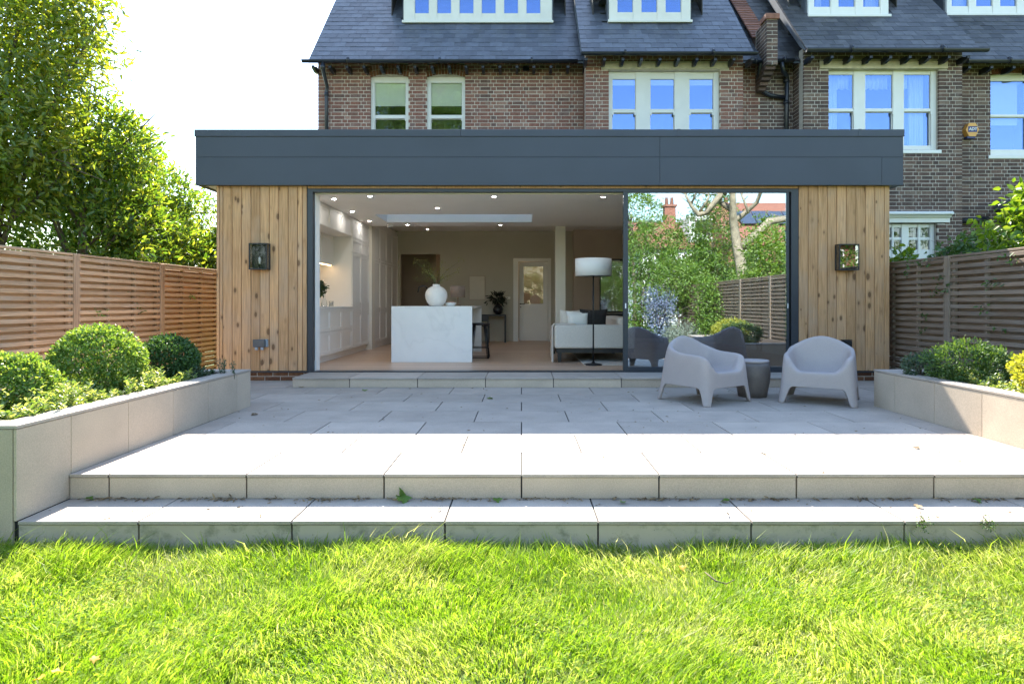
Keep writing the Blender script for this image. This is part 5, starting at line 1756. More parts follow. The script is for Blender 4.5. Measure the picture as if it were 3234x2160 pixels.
# ================================================================== LOUNGE CHAIRS AND SIDE TABLE
def chair_mesh():
    NC = 320
    key = [(-40, .35), (0, .345), (22, .347), (30, .36), (37, .415), (44, .49), (54, .522), (68, .53), (100, .545), (126, .595), (152, .675), (180, .71), (208, .675)]

    def zt(phi):
        p = abs(math.degrees(phi))
        for i in range(1, len(key) - 2):
            (a0, z0_), (a, za), (b, zb_), (b1, z1_) = key[i - 1:i + 3]
            if a <= p <= b:
                f = (p - a) / (b - a)
                m0, m1 = (zb_ - z0_) / (b - a0) * (b - a), (z1_ - za) / (b1 - a) * (b - a)
                return (2 * f ** 3 - 3 * f * f + 1) * za + (f ** 3 - 2 * f * f + f) * m0 + (3 * f * f - 2 * f ** 3) * zb_ + (f ** 3 - f * f) * m1
        return .71

    def plan(phi, z=0.0):
        # phi 0 = front (-Y); squarish at the feet, rounder towards the rim
        c, s = math.cos(phi), math.sin(phi)
        h = min(1, z / .7)
        n = 11 - 5.0 * h - (3.0 + 0.9 * h) * (1 - c) / 2
        r = (abs(c) ** n + abs(s) ** n) ** (-1 / n)
        return Vector((s * r * .405, -c * r * .385))

    phis = [-math.pi + 2 * math.pi * i / NC for i in range(NC)]
    cols = [plan(p) for p in phis]
    corners = [max(cols, key=lambda v, sx=sx, sy=sy: v.x * sx + v.y * sy) for sx in (-1, 1) for sy in (-1, 1)]

    def zb(v):
        d = min((v - c).length for c in corners)
        d2 = max(0, d - .040)
        return .185 * (1 - math.exp(-(d2 / .030) ** 1.5)) if d2 > 0 else 0.0

    rings = []

    def taper(z):
        return 1.02 - .115 * (z / .7) - .03 * max(0, (.2 - z) / .2) * -1

    # inner skirt (underside), from under the seat down to the lower edge
    rings.append([(v.x * .55, v.y * .55, .27) for v in cols])
    rings.append([(v.x * .93, v.y * .93, .265) for v in cols])
    rings.append([(v.x * .945 * taper(zb(v)), v.y * .945 * taper(zb(v)), max(zb(v) + .001, 0)) for v in cols])
    for f in (0, .03, .12, .3, .5, .7, .85, .94, .985):
        ring = []
        for v, p in zip(cols, phis):
            z = zb(v) + (zt(p) - zb(v)) * f
            k = taper(z) * (1 if f < .94 else (1 - (f - .9) * .25))
            w_ = plan(p, z)
            ring.append((w_.x * k, w_.y * k, z))
        rings.append(ring)
    for rf, w in ((.935, 1.0), (.905, .997), (.875, .97), (.85, .90), (.82, .76), (.785, .56), (.745, .36), (.70, .19), (.64, .07), (.55, .01), (.40, 0), (.2, 0), (.02, 0)):
        ring = []
        for v, p in zip(cols, phis):
            zs = .312 - .035 * (v.y * rf / .385)
            top = zt(p)
            z = zs + (top - zs) * w
            # backrest reclines: its inner face runs further in at the back
            rec = 1 - .16 * (1 - w) * max(0, -math.cos(p)) * (rf > .5)
            k = taper(top) if rf > .6 else taper(.3)
            w_ = plan(p, .3 + top * .57)
            ring.append((w_.x * rf * k, w_.y * rf * k * rec, z))
        rings.append(ring)
    vs = [c for r_ in rings for c in r_]
    fs = []
    for j in range(len(rings) - 1):
        for i in range(NC):
            a, b = j * NC + i, j * NC + (i + 1) % NC
            fs.append((a, b, b + NC, a + NC))
    fs.append(tuple(range((len(rings) - 1) * NC, len(rings) * NC)))
    me = mesh('lounge_chair', vs, fs, 'chair', True)
    bm = bmesh.new(); bm.from_mesh(me)
    bmesh.ops.recalc_face_normals(bm, faces=list(bm.faces))
    bm.to_mesh(me); bm.free()
    return me


cme = chair_mesh()


def chair(x, y, fx_, fy_, label):
    o = obj('lounge_chair', cme, None, (x, y, .001), (0, 0, math.atan2(fx_, -fy_)), (.955, .97, 1.03))
    return tag(o, label, 'chair', 'moulded lounge chairs on the terrace')


chair(2.11, 7.20, .56, -.83, 'taupe moulded tub chair turned sideways in front of the sliding glass')
chair(3.43, 7.14, -.50, -.86, 'taupe moulded tub chair in front of the timber boards, facing the camera')
tb = thing('side_table', (2.79, 7.50, 0), 'dark brown barrel shaped side table between the two tub chairs', 'table')
lathe('drum', [(.165, .001), (.178, .08), (.198, .18), (.206, .27), (.200, .36), (.188, .415)], 'table', tb, (2.79, 7.50, 0), 40)
lathe('table_top', [(.188, .4155), (.192, .42), (.190, .436), (.184, .44), (.02, .44)], 'chair', tb, (2.79, 7.50, 0), 40)  # lighter plastic paints the sky's reflection onto the top

# ================================================================== PLANTER PLANTS
def ball(cx, cy, cz, r, n, m, label, seed, L=.024, squash=.92):
    g = np.random.default_rng(seed)
    t = thing('clipped_shrub', (cx, cy, PTOP - .06), label, 'shrub', 'clipped shrub balls in the planter')
    foliage('foliage', g, [((cx, cy, cz), (r, r, r * squash))], n, L, L * .62, m, t, (cx, cy, cz), .16, 6, .012, .55, .45, .03)
    st_ = []
    for k in range(7):
        a = g.uniform(0, 6.28); b = g.uniform(.3, .75)
        st_.append(([(cx + .02 * math.cos(a), cy + .02 * math.sin(a), PTOP - .07), (cx + .3 * r * math.cos(a), cy + .3 * r * math.sin(a), cz - r * .4), (cx + b * r * math.cos(a), cy + b * r * math.sin(a), cz + r * .3)], [.012, .008, .003]))
    tubes('stems', st_, 'bark', t, (cx, cy, PTOP - .06), 6)
    return t


ball(U(228 * 1.3773, 5.3), 5.3, V(1150, 5.3), .345, 17000, 'box_leaf', 'largest clipped shrub ball, bright and sunlit, in the middle of the planter', 1)
ball(U(28 * 1.3773, 4.5), 4.5, V(1236, 4.5), .285, 13000, 'box_leaf', 'sunlit clipped shrub ball cut by the edge of the photo', 2)
ball(U(385 * 1.3773, 6.12), 6.12, V(1143, 6.12), .272, 12000, 'box_leaf_shaded', 'clipped shrub ball with shade-darkened leaf colour closest to the timber wall', 3)


def cover(name, label, strip, n, m, seed, L=.036, hmin=.03, hmax=.17):
    """low plants along a strip: strip = function(u) -> (x, y); clumps of upright leafy shoots"""
    g = np.random.default_rng(seed)
    P_, A_ = [], []
    shoots = n // 22
    for k in range(shoots):
        x, y = strip(g.random(), g.random())
        h = g.uniform(hmin, hmax) * (0.5 + .8 * (math.sin(x * 9 + y * 7) * .5 + .5))
        lean = g.normal(size=2) * .35
        for q in range(22):
            f = (q + .5) / 22
            a = q * 2.4
            P_.append((x + lean[0] * h * f, y + lean[1] * h * f, PTOP - .06 + h * f + .01))
            A_.append((math.cos(a), math.sin(a), .55 + .5 * f))
    P_ = np.array(P_); A_ = np.array(A_) + g.normal(size=(len(P_), 3)) * .25
    Nn = np.tile(np.array([[0, 0, 1.]]), (len(P_), 1)) + g.normal(size=P_.shape) * .3
    Ln = L * (.6 + .7 * g.random(len(P_)))
    o0 = P_.mean(axis=0)
    o = obj(name, leaves_mesh(name, P_ - o0, A_, Nn, Ln, Ln * .5, m), None, tuple(o0))
    return tag(o, label, 'ground cover', None, 'stuff')


cover('ground_cover', 'low pale variegated plants along the planter edge under the balls', lambda a, b: (PL - .17 - .62 * a ** 1.3, 3.85 + 2.1 * b), 15000, 'cover_leaf', 21)
cover('ground_cover', 'low dusky plants at the shaded end of the planter', lambda a, b: (PL - .17 - .5 * a, 5.95 + .45 * b), 3000, 'grey_green', 22, .034, .03, .12)


def mound(cx, cy, cz, rx, ry, rz, n, m, label, seed, L=.03, W=.014, name='shrub', group='mounded shrubs in the planter', up=.5):
    g = np.random.default_rng(seed)
    t = thing(name, (cx, cy, PTOP - .06), label, 'shrub', group)
    bl = [((cx, cy, cz), (rx, ry, rz))]
    for k in range(6):
        a = g.uniform(0, 6.28)
        bl.append(((cx + rx * .55 * math.cos(a), cy + ry * .55 * math.sin(a), cz + g.uniform(-.1, .35) * rz), (rx * .5, ry * .5, rz * .62)))
    foliage('foliage', g, bl, n, L, W, m, t, (cx, cy, cz), .30, 8, .018, .8, up, .10, zmin=PTOP - .05)
    tubes('stems', [([(cx, cy, PTOP - .07), (cx + rx * .3 * math.cos(k), cy + ry * .3 * math.sin(k), cz), (cx + rx * .7 * math.cos(k), cy + ry * .7 * math.sin(k), cz + rz * .3)], [.01, .006, .003]) for k in range(6)], 'bark', t, (cx, cy, PTOP - .06), 5)
    return t


mound(U(3052, 5.95), 5.95, .52, .36, .32, .24, 9000, 'mound_leaf', 'feathery mid green mound in the shaded part of the planter', 31)
mound(4.42, 4.95, .53, .36, .42, .26, 12000, 'gold_leaf', 'golden yellow sunlit mound at the end of the planter', 32, .032, .017)
mound(4.62, 4.05, .50, .34, .36, .22, 6000, 'gold_leaf', 'golden mound mirrored low in the sliding glass in front of the fence', 33, .032, .017)
mound(U(2905, 6.3), 6.28, .46, .16, .14, .13, 2200, 'grey_green', 'small dusky shrub beside the feathery mound', 34, .028, .012)
cover('ground_cover', 'low pale edged plants along the coping under the feathery mound', lambda a, b: (PR + .17 + .35 * a, 4.2 + 2.15 * b), 7000, 'cover_leaf', 23, .03, .02, .13)
# upright sprigs at the end of the planter
for i, (px, hgt, w_) in enumerate(((706, .15, .05), (740, .14, .03))):
    x, y = U(px, 6.40), 6.40
    t = thing('sprig', (x, y, PTOP - .06), ['bushy rosemary like sprig at the shaded planter corner', 'single thin sprig closest to the planter corner'][i], 'plant')
    g = np.random.default_rng(40 + i)
    pts = []
    for k in range(5 if i == 0 else 2):
        sx, sy = g.normal() * w_, g.normal() * w_
        pts.append([(x, y, PTOP - .06), (x + sx * .6, y + sy * .6, PTOP + hgt * .4), (x + sx, y + sy, PTOP + hgt * g.uniform(.7, 1))])
    tubes('stem', [(p, [.004, .003, .0015]) for p in pts], 'grey_green', t, (x, y, PTOP), 5)
    P_ = np.array([np.array(p[0]) * (1 - f) + np.array(p[2]) * f for p in pts for f in np.linspace(.3, 1, 26)])
    obj('leaves', leaves_mesh('leaves', P_ - np.array((x, y, PTOP)), g.normal(size=P_.shape) + np.array((0, 0, .6)), g.normal(size=P_.shape), np.full(len(P_), .03), np.full(len(P_), .007), 'grey_green'), t, (x, y, PTOP))

# ================================================================== TREES BEHIND THE FENCES
def limbs(g, base, blobs, r0, mm, parent, n=9):
    lst = []
    c0 = Vector(base)
    top = Vector((sum(b[0][0] for b in blobs) / len(blobs), sum(b[0][1] for b in blobs) / len(blobs), sum(b[0][2] for b in blobs) / len(blobs)))
    tr = [c0, c0.lerp(top, .4) + Vector((g.normal() * .06, g.normal() * .06, 0)), c0.lerp(top, .75), top]
    tk = tubes('trunk', [(tr, [r0, r0 * .8, r0 * .55, r0 * .3])], mm, parent, base, 10)
    for k in range(n):
        b = blobs[k % len(blobs)]
        rad = b[1] if hasattr(b[1], '__len__') else (b[1],) * 3
        d = Vector(g.normal(size=3)).normalized()
        e = Vector(b[0]) + Vector((d.x * rad[0], d.y * rad[1], d.z * rad[2])) * .85
        s = c0.lerp(top, g.uniform(.35, .9))
        m_ = s.lerp(e, .5) + Vector((0, 0, .12)) + Vector(g.normal(size=3)) * .08
        lst.append(([s, m_, e], [r0 * .35, r0 * .2, r0 * .05]))
        for q in range(2):
            e2 = e + Vector(g.normal(size=3)) * .28
            lst.append(([m_, m_.lerp(e2, .6), e2], [r0 * .15, r0 * .1, r0 * .03]))
    tubes('branches', lst, mm, tk, base, 6)


def tree(name, label, base, blobs, n, L, W, m, seed, r0=.09, group='trees beyond the fences', shell=.45, cluster=12, spread=.10, out=.5, up=-.15, mm='bark', lump=.16, nb_=10, cat='tree'):
    g = np.random.default_rng(seed)
    t = thing(name, base, label, cat, group)
    limbs(g, base, blobs, r0, mm, t, nb_)
    foliage('crown', g, blobs, n, L, W, m, t, (blobs[0][0][0], blobs[0][0][1], blobs[0][0][2]), shell, cluster, spread, out, up, lump)
    return t


tree('broadleaf_tree', 'tall loose pale green tree overhanging the tan fence at the photo edge', (-7.0, 8.1, LAWN_Z),
     [((-6.6, 8.3, 4.35), (.9, 1.0, 1.0)), ((-7.2, 8.5, 5.1), (1.2, 1.2, 1.1)), ((-6.55, 8.0, 3.25), (.75, .9, .8)), ((-6.9, 7.5, 2.5), (.75, .9, .6)), ((-7.6, 8.0, 3.6), (.9, 1.0, 1.2)), ((-6.4, 8.6, 5.2), (.7, .7, .6))],
     25000, .105, .036, 'tree_leaf', 51, .10, shell=.75, spread=.13, nb_=16)
lau = [('dense laurel tree next to the tall loose tree', -6.6, 9.4, 4.3, 61), ('dense laurel tree rising highest in the laurel row', -6.95, 10.7, 4.15, 62), ('laurel tree third along the fence from the camera', -7.0, 12.0, 3.75, 63), ('laurel tree beside the extension wall at the end of the row', -7.0, 13.5, 3.4, 64)]
for lab, x, y, top, sd in lau:
    g = np.random.default_rng(sd)
    bl = [((x, y, top * .45), (.95, .95, top * .42))]
    for k in range(8):
        a = g.uniform(0, 6.28)
        bl.append(((x + .55 * math.cos(a), y + .6 * math.sin(a), g.uniform(.35, .83) * top), (.5, .5, .5)))
    bl.append(((x + .1, y, top - .5), (.6, .65, .5)))
    tree('laurel_tree', lab, (x, y, LAWN_Z), bl, 19000, .10, .036, 'laurel_leaf', sd, .09, 'laurel trees behind the tan fence', shell=.4, spread=.08, out=.6, up=.3)
# neighbour's shrubs over the weathered fence
tree('leafy_shrub', 'sunlit lime green shrub above the weathered fence at the photo edge', (6.6, 8.0, LAWN_Z), [((6.45, 8.0, 2.05), (.42, .4, .36)), ((6.75, 8.0, 2.3), (.4, .4, .4)), ((6.3, 8.0, 1.8), (.3, .3, .25))], 1500, .10, .065, 'fresh_leaf', 71, .03, 'shrubs over the weathered fence', .7, 6, .08, nb_=8, cat='shrub')
tree('leafy_shrub', 'darker shaded shrub behind the fence below the alarm box', (6.9, 9.6, LAWN_Z), [((6.75, 9.6, 1.85), (.35, .3, .25)), ((7.1, 9.7, 1.95), (.3, .3, .35))], 700, .09, .05, 'mound_leaf', 72, .025, 'shrubs over the weathered fence', .7, 6, .07, nb_=6, cat='shrub')
tree('leafy_shrub', 'small green plant poking over the fence beside the timber wall', (5.95, 9.6, LAWN_Z), [((5.9, 9.6, 1.78), (.2, .2, .16))], 160, .09, .06, 'fresh_leaf', 73, .02, 'shrubs over the weathered fence', .8, 5, .05, nb_=4, cat='shrub')
# thin climber working through the weathered fence
g = np.random.default_rng(77)
cl = thing('climbing_plant', (FENR - .05, 8.6, .4), 'thin green climber sprigs poking through the weathered fence', 'climber')
P_, A_ = [], []
stems = []
for (px, py) in ((2880, 830), (2900, 835), (2930, 828), (2968, 872), (2950, 925), (2985, 920), (3118, 893), (3150, 896), (3108, 980), (3165, 1045), (2925, 1040), (2915, 1000), (2870, 862), (3200, 822), (3185, 815), (2990, 905)):
    Yq = FPX * (FENR - .07) / (px - CX)
    c = np.array((FENR - .07, Yq, V(py, Yq)))
    stems.append(([tuple(c + np.array((.06, 0, 0))), tuple(c), tuple(c + np.array((-.05, -.05, -.03)))], .003))
    for k in range(7):
        P_.append(c + g.normal(size=3) * np.array((.02, .06, .03)))
        A_.append(g.normal(size=3) + np.array((-.5, 0, -.3)))
P_ = np.array(P_)
o0 = np.array((FENR - .05, 8.6, .4))
obj('leaves', leaves_mesh('leaves', P_ - o0, np.array(A_), g.normal(size=P_.shape), np.full(len(P_), .055) * (.6 + .7 * g.random(len(P_))), np.full(len(P_), .024), 'mound_leaf'), cl, tuple(o0))
tubes('stem', stems, 'bark', cl, tuple(o0), 5)
for i, (px, py) in enumerate(((606, 938), (318, 983))):
    Yq = FPX * (FENL + .05) / (px - CX)
    c = np.array((FENL + .05, Yq, V(py, Yq)))
    t = thing('fence_sprig', tuple(c), ['tiny green sprig on the tan fence panel beside the timber wall', 'tiny green sprig on the tan fence beside the middle post'][i], 'sprig')
    P2 = c + g.normal(size=(14, 3)) * np.array((.02, .04, .03))
    obj('leaves', leaves_mesh('leaves', P2 - c, g.normal(size=P2.shape), g.normal(size=P2.shape), np.full(14, .05), np.full(14, .02), 'garden_leaf'), t, tuple(c))
    tubes('stem', [([tuple(c + np.array((-.06, 0, 0))), tuple(c)], .003)], 'bark', t, tuple(c), 5)

# ================================================================== THE GARDEN BEHIND THE CAMERA (mirrored in the glass)
MIR = WALL_Y + .03


def mirror_at(px, Yv):
    return U(px, Yv), 2 * MIR - Yv


def gtree(label, px, Yv, zc, r, n, L, W, m, seed, name='garden_shrub', rz=None, r0=.05, cat='shrub', **kw):
    x, y = mirror_at(px, Yv)
    g = np.random.default_rng(seed)
    rz = rz or r
    bl = [((x, y, zc), (r * .8, r * .8, rz * .85))]
    for k in range(7):
        a = g.uniform(0, 6.28)
        bl.append(((x + r * .6 * math.cos(a), y + r * .6 * math.sin(a), zc + g.uniform(-.7, .7) * rz), (r * .5, r * .5, rz * .4)))
    return tree(name, label, (x, y, LAWN_Z), bl, n, L, W, m, seed, r0, 'garden plants mirrored in the sliding glass', cat=cat, **kw)


gtree('tall feathery green shrub mirrored at the near edge of the sliding glass', 2025, 19.5, 1.9, .75, 6000, .12, .03, 'garden_leaf', 101, rz=2.0)
gtree('airy light green shrub mirrored in the middle of the sliding glass', 2130, 20.8, 1.9, .95, 7000, .12, .035, 'garden_leaf', 102, rz=1.3)
gtree('blue flowering shrub mirrored low in the sliding glass', 2085, 18.6, .75, .5, 4000, .05, .03, 'blue_flower', 103, rz=.8)
gtree('silver leaved mound mirrored above the first chair', 2165, 17.6, .15, .55, 4000, .10, .012, 'silver_leaf', 104, rz=.4)
gtree('bushy shrub mirrored in front of the fence', 2275, 17.4, .95, .68, 6500, .08, .035, 'garden_leaf', 105, rz=.9)
gtree('tall green shrub mirrored beyond the fence top', 2420, 20.5, 2.6, .9, 6000, .11, .05, 'fresh_leaf', 106, rz=1.3)
gtree('dark conifer mirrored below the chimney', 2260, 27, 4.0, 1.1, 5000, .13, .05, 'laurel_leaf', 107, 'garden_tree', rz=2.2, r0=.09, cat='tree')
gtree('broad green tree mirrored beside the white dormer', 2160, 26, 3.2, 1.5, 6000, .14, .05, 'garden_leaf', 108, 'garden_tree', rz=1.8, r0=.09, cat='tree')
gtree('light green tree mirrored at the top corner of the glass', 2005, 24, 4.6, 1.0, 3500, .13, .045, 'fresh_leaf', 109, 'garden_tree', rz=1.6, r0=.09, cat='tree')
gtree('hedge like shrub mirrored low behind the airy shrub', 2330, 23.5, 1.3, 1.0, 5000, .10, .045, 'garden_leaf', 110, rz=1.2)
# tall leafy tree mirrored in the two small sash windows
tree('garden_tree', 'tall leafy tree mirrored in the two small sash windows', (-6.5, -7.5, LAWN_Z), [((-6.6, -7.5, 11.5), (2.4, 2.2, 2.2)), ((-5.2, -7.2, 10.2), (1.8, 1.8, 1.6)), ((-8, -7.6, 10.4), (1.8, 1.8, 1.7)), ((-6.2, -8, 13.3), (1.8, 1.8, 1.5)), ((-3.6, -7.4, 11.3), (1.8, 1.6, 2.0)), ((-4.2, -7.6, 13.2), (1.5, 1.5, 1.3))], 22000, .22, .10, 'garden_leaf', 121, .28, 'garden plants mirrored in the sliding glass', .8, 12, .25, nb_=14)

# hedge and trees closing the garden behind the camera, one mass
g = np.random.default_rng(141)
bl = []
for k in range(40):
    xx = -18 + 50 * k / 39
    bl.append(((xx + g.normal() * .3, -11.5 + g.normal() * .6, 1.3 + g.random() * .5), (1.2, 1.0, 1.8 + .8 * g.random())))
for k in range(14):
    bl.append(((10 + k * 1.6 + g.normal() * .4, -13.5, 3.6 + g.normal() * .5), (1.4, 1.2, 2.0)))
for k in range(9):
    bl.append(((-14 + k * 1.6 + g.normal() * .4, -13.5, 4.0 + g.normal() * .6), (1.4, 1.2, 1.8)))
hd = foliage('hedge', g, bl, 70000, .17, .085, 'garden_leaf', None, (0, -11.5, LAWN_Z), .4, 10, .12, .6, .1, .14, zmin=LAWN_Z)
tag(hd, 'mass of hedges and trees closing the far end of the garden, mirrored in the glass', 'hedge', None, 'stuff')

# bare limbed tree
bt = thing('bare_tree', (8.6, -6.2, LAWN_Z), 'big bare limbed tree mirrored in the sliding glass', 'tree')
g = np.random.default_rng(131)
x0, y0 = mirror_at(2335, 24.0)


def bpt(px, py, Yv=24.0):
    x, y = mirror_at(px, Yv)
    return Vector((x, y, V(py, Yv)))


main = [((2340, 1020), (2335, 860), (2330, 760), (2318, 690), (2300, 610), (2296, 560)),
        ((2332, 790), (2380, 745), (2430, 700), (2490, 690), (2540, 670)),
        ((2320, 700), (2350, 680), (2390, 640), (2393, 590), (2390, 540)),
        ((2312, 660), (2290, 630), (2262, 622), (2235, 670), (2205, 678), (2185, 650), (2160, 610)),
        ((2205, 678), (2230, 630), (2240, 590)), ((2185, 650), (2195, 610), (2190, 570)), ((2350, 680), (2338, 640), (2330, 590)), ((2300, 610), (2270, 590), (2240, 585), (2200, 560))]
rad0 = [(.24, .21, .18, .16, .12, .08), (.17, .16, .15, .12, .08), (.11, .10, .08, .07, .04), (.12, .11, .11, .12, .10, .07, .04), (.06, .04, .02), (.05, .03, .02), (.05, .04, .02), (.07, .06, .05, .02)]
lst = [([bpt(*q) + Vector((0, g.normal() * .25, 0)) for q in p], list(r)) for p, r in zip(main, rad0)]
trunk = tubes('trunk', lst[:1], 'bark_pale', bt, (x0, y0, LAWN_Z), 10)
br = lst[1:]
twigs = []
for p, r in lst[1:]:
    for k in range(9):
        s = p[-1].lerp(p[-2], g.uniform(0, 1))
        e = s + Vector((g.normal() * .5, g.normal() * .4, abs(g.normal()) * .6))
        twigs.append(([s, s.lerp(e, .5) + Vector(g.normal(size=3)) * .08, e], [.022, .014, .005]))
tubes('limbs', br + twigs, 'bark_pale', bt, (x0, y0, LAWN_Z), 7)


def far_house(label, px, Yv, w, d, eave, ridge, wall_m, chim, dormer_m=False, solar=False):
    x, y = mirror_at(px, Yv)
    t = thing('far_house', (x, y, LAWN_Z), label, 'house', 'houses mirrored in the sliding glass')
    wl = box('wall', x - w / 2, x + w / 2, y - d / 2, y + d / 2, LAWN_Z, eave, wall_m, t)
    poly = [(-d / 2 - .3, eave - .15), (0, ridge), (d / 2 + .3, eave - .15), (d / 2 + .3, eave - .3), (-d / 2 - .3, eave - .3)]
    me = prism_mesh('roof', poly, w + .4, 'roof_red', 'x')
    rf = obj('roof', me, t, (x - w / 2 - .2, y, 0))
    for cx_ in chim:
        c = box('chimney', x + cx_ - .4, x + cx_ + .4, y - .35, y + .35, ridge - .8, ridge + 1.1, 'roof_red', rf)
        box('chimney_cap', x + cx_ - .5, x + cx_ + .5, y - .45, y + .45, ridge + 1.101, ridge + 1.25, 'terracotta', rf)
        for q in (-.2, .2):
            lathe('chimney_pot', [(.13, 0), (.15, .1), (.11, .5), (.13, .55)], 'terracotta', rf, (x + cx_ + q, y, ridge + 1.252), 10)
    for k in range(3):
        xx = x - w / 2 + (k + .5) * w / 3
        for zz in (eave - 1.9, eave - 4.4):
            f = box('window', xx - .6, xx + .6, y + d / 2 - .02, y + d / 2 + .04, zz, zz + 1.3, 'paint_w', wl)
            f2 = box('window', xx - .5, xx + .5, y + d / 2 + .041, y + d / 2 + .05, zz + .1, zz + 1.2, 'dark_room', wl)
    if dormer_m:
        box('dormer', x - 1.2, x + 1.2, y + .6, y + d / 2 - .2, eave + .2, eave + 2.0, 'render_w', t)
        box('dormer_window', x - .8, x + .8, y + d / 2 - .199, y + d / 2 - .15, eave + .7, eave + 1.7, 'dark_room', t)
    if solar:
        a = math.atan2(ridge - eave + .15, d / 2 + .3)
        for k in range(4):
            o = obj('solar_panel', box_mesh(1.0, 1.7, .05, 'solar'), rf, (x - 2.2 + k * 1.06, y + d * .26, eave + (ridge - eave) * .52 + .16))
            o.rotation_euler = (-a, 0, 0)
    return t


far_house('red roofed house with chimneys mirrored behind the shrubs', 2190, 46, 9, 7, 5.2, 7.2, 'render_w', (-1.8, 2.2), True)
far_house('red roofed house with solar panels mirrored behind the bare tree', 2420, 44, 8, 8, 5.2, 8.3, 'roof_red', (), False, True)

# ================================================================== LAWN GRASS, LITTER, SMALL THINGS
def grass(rng, n, x0, x1, y0, y1, hscale, wscale):
    x = rng.uniform(x0, x1, n); y = rng.uniform(y0, y1, n)
    c = (np.sin(x * 5.1 + y * 2.3) * np.sin(y * 6.3 - x * 1.9) + .6 * np.sin(x * 13 + 1.3) * np.sin(y * 15.7 + x * 3) + .5 * np.sin(x * 2.2 - 1) * np.sin(y * 2.9 + 1)) / 2
    h = hscale * (.030 + .030 * np.clip(c + .5, 0, 1.4) + .028 * rng.random(n) ** 2)
    tall = rng.random(n) < .03
    h = np.where(tall, h * 1.7, h)
    near_step = np.exp(-np.clip(3.62 - y, 0, 9) / .10)
    h = h * (1 + .5 * near_step * rng.random(n)) * (1 + .75 * np.exp(-((3.43 - y) / .13) ** 2) * (.4 + .6 * rng.random(n)))
    dz = .018 * np.sin(x * 2.1 + y) * np.cos(y * 1.7 - x * .6) + .020 * np.exp(-((3.63 - y) / .3) ** 2)
    z = np.full(n, LAWN_Z) + dz - .004
    a = rng.uniform(0, 2 * np.pi, n)
    # combed in patches
    wind = np.sin(x * 3.0) * 1.5 + np.cos(y * 3.7) * 1.5
    la = np.where(rng.random(n) < .5, wind, rng.uniform(0, 2 * np.pi, n))
    lean = h * (.25 + .75 * rng.random(n))
    w = wscale * (.0016 + .0022 * rng.random(n))
    base = np.stack([x, y, z], 1)
    side = np.stack([np.cos(a), np.sin(a), np.zeros(n)], 1) * w[:, None]
    ld = np.stack([np.cos(la), np.sin(la), np.zeros(n)], 1) * lean[:, None]
    up = np.zeros((n, 3)); up[:, 2] = h
    v = np.empty((n, 5, 3))
    v[:, 0] = base - side; v[:, 1] = base + side
    mid = base + ld * .35 + up * .62
    v[:, 2] = mid + side * .8; v[:, 3] = mid - side * .8
    v[:, 4] = base + ld + up * .95
    b = (np.arange(n) * 5)[:, None]
    return v.reshape(-1, 3), b + np.array([[0, 1, 2, 3]]), b + np.array([[3, 2, 4]])


rng = np.random.default_rng(200)
v1, q1, t1 = grass(rng, 190000, -4.4, 4.6, 1.7, 3.63, 1.0, 1.0)
v2, q2, t2 = grass(rng, 45000, -5.4, 5.4, -2.5, 1.7, 1.1, 2.2)
k = len(v1)
gme = np_mesh('grass', np.concatenate([v1, v2]), np.concatenate([q1, q2 + k]), 'grass', np.concatenate([t1, t2 + k]))
tag(obj('grass', gme), 'bright sunlit grass blades of the lawn', 'grass', None, 'stuff')

# clover and low broad weeds in the turf
n = 9000
cxs = rng.uniform(-3.6, 3.6, 60); cys = rng.uniform(1.9, 3.4, 60)
k = rng.integers(0, 60, n)
P_ = np.stack([cxs[k] + rng.normal(size=n) * .12, cys[k] + rng.normal(size=n) * .10, np.full(n, LAWN_Z + .02) + rng.random(n) * .025], 1)
P_ = P_[P_[:, 1] < 3.58]
o0 = P_.mean(axis=0)
A_ = rng.normal(size=P_.shape); A_[:, 2] = .25
Nn = rng.normal(size=P_.shape) * .35 + np.array((0, 0, 1))
tag(obj('weeds', leaves_mesh('weeds', P_ - o0, A_, Nn, .012 + .014 * rng.random(len(P_)), .010 + .008 * rng.random(len(P_)), 'weed_leaf'), None, tuple(o0)), 'low clover and broad weeds among the grass', 'weeds', None, 'stuff')


def maple(name, label, loc, size, m, rz, tilt=.15, group='loose fallen leaves'):
    g = random.Random(int(loc[0] * 1000) + 7)
    vs = [(0, 0, 0)]
    n = 22
    for i in range(n):
        a = 2 * math.pi * i / n
        lobes = .55 + .45 * abs(math.cos(a * 2.5)) ** 1.5
        if i % 2:
            lobes *= .8
        r_ = size * lobes
        vs.append((r_ * math.cos(a), r_ * math.sin(a), .25 * size * math.sin(a * 2 + 1) * lobes + g.uniform(0, .1) * size))
    vs2 = [(x, y, z + .0015) for x, y, z in vs]
    fs = [(0, i, i % n + 1) for i in range(1, n + 1)]
    fs += [tuple(q + n + 1 for q in f[::-1]) for f in fs]
    t = tag(obj(name, mesh(name, vs2 + vs, fs, m, True), None, loc, (tilt, tilt * .6, rz)), label, 'leaf', group)
    return t


def tread(px, py, z):
    Y = FPX * (CAMZ - z) / (py - CY)
    return (U(px, Y), Y, z)


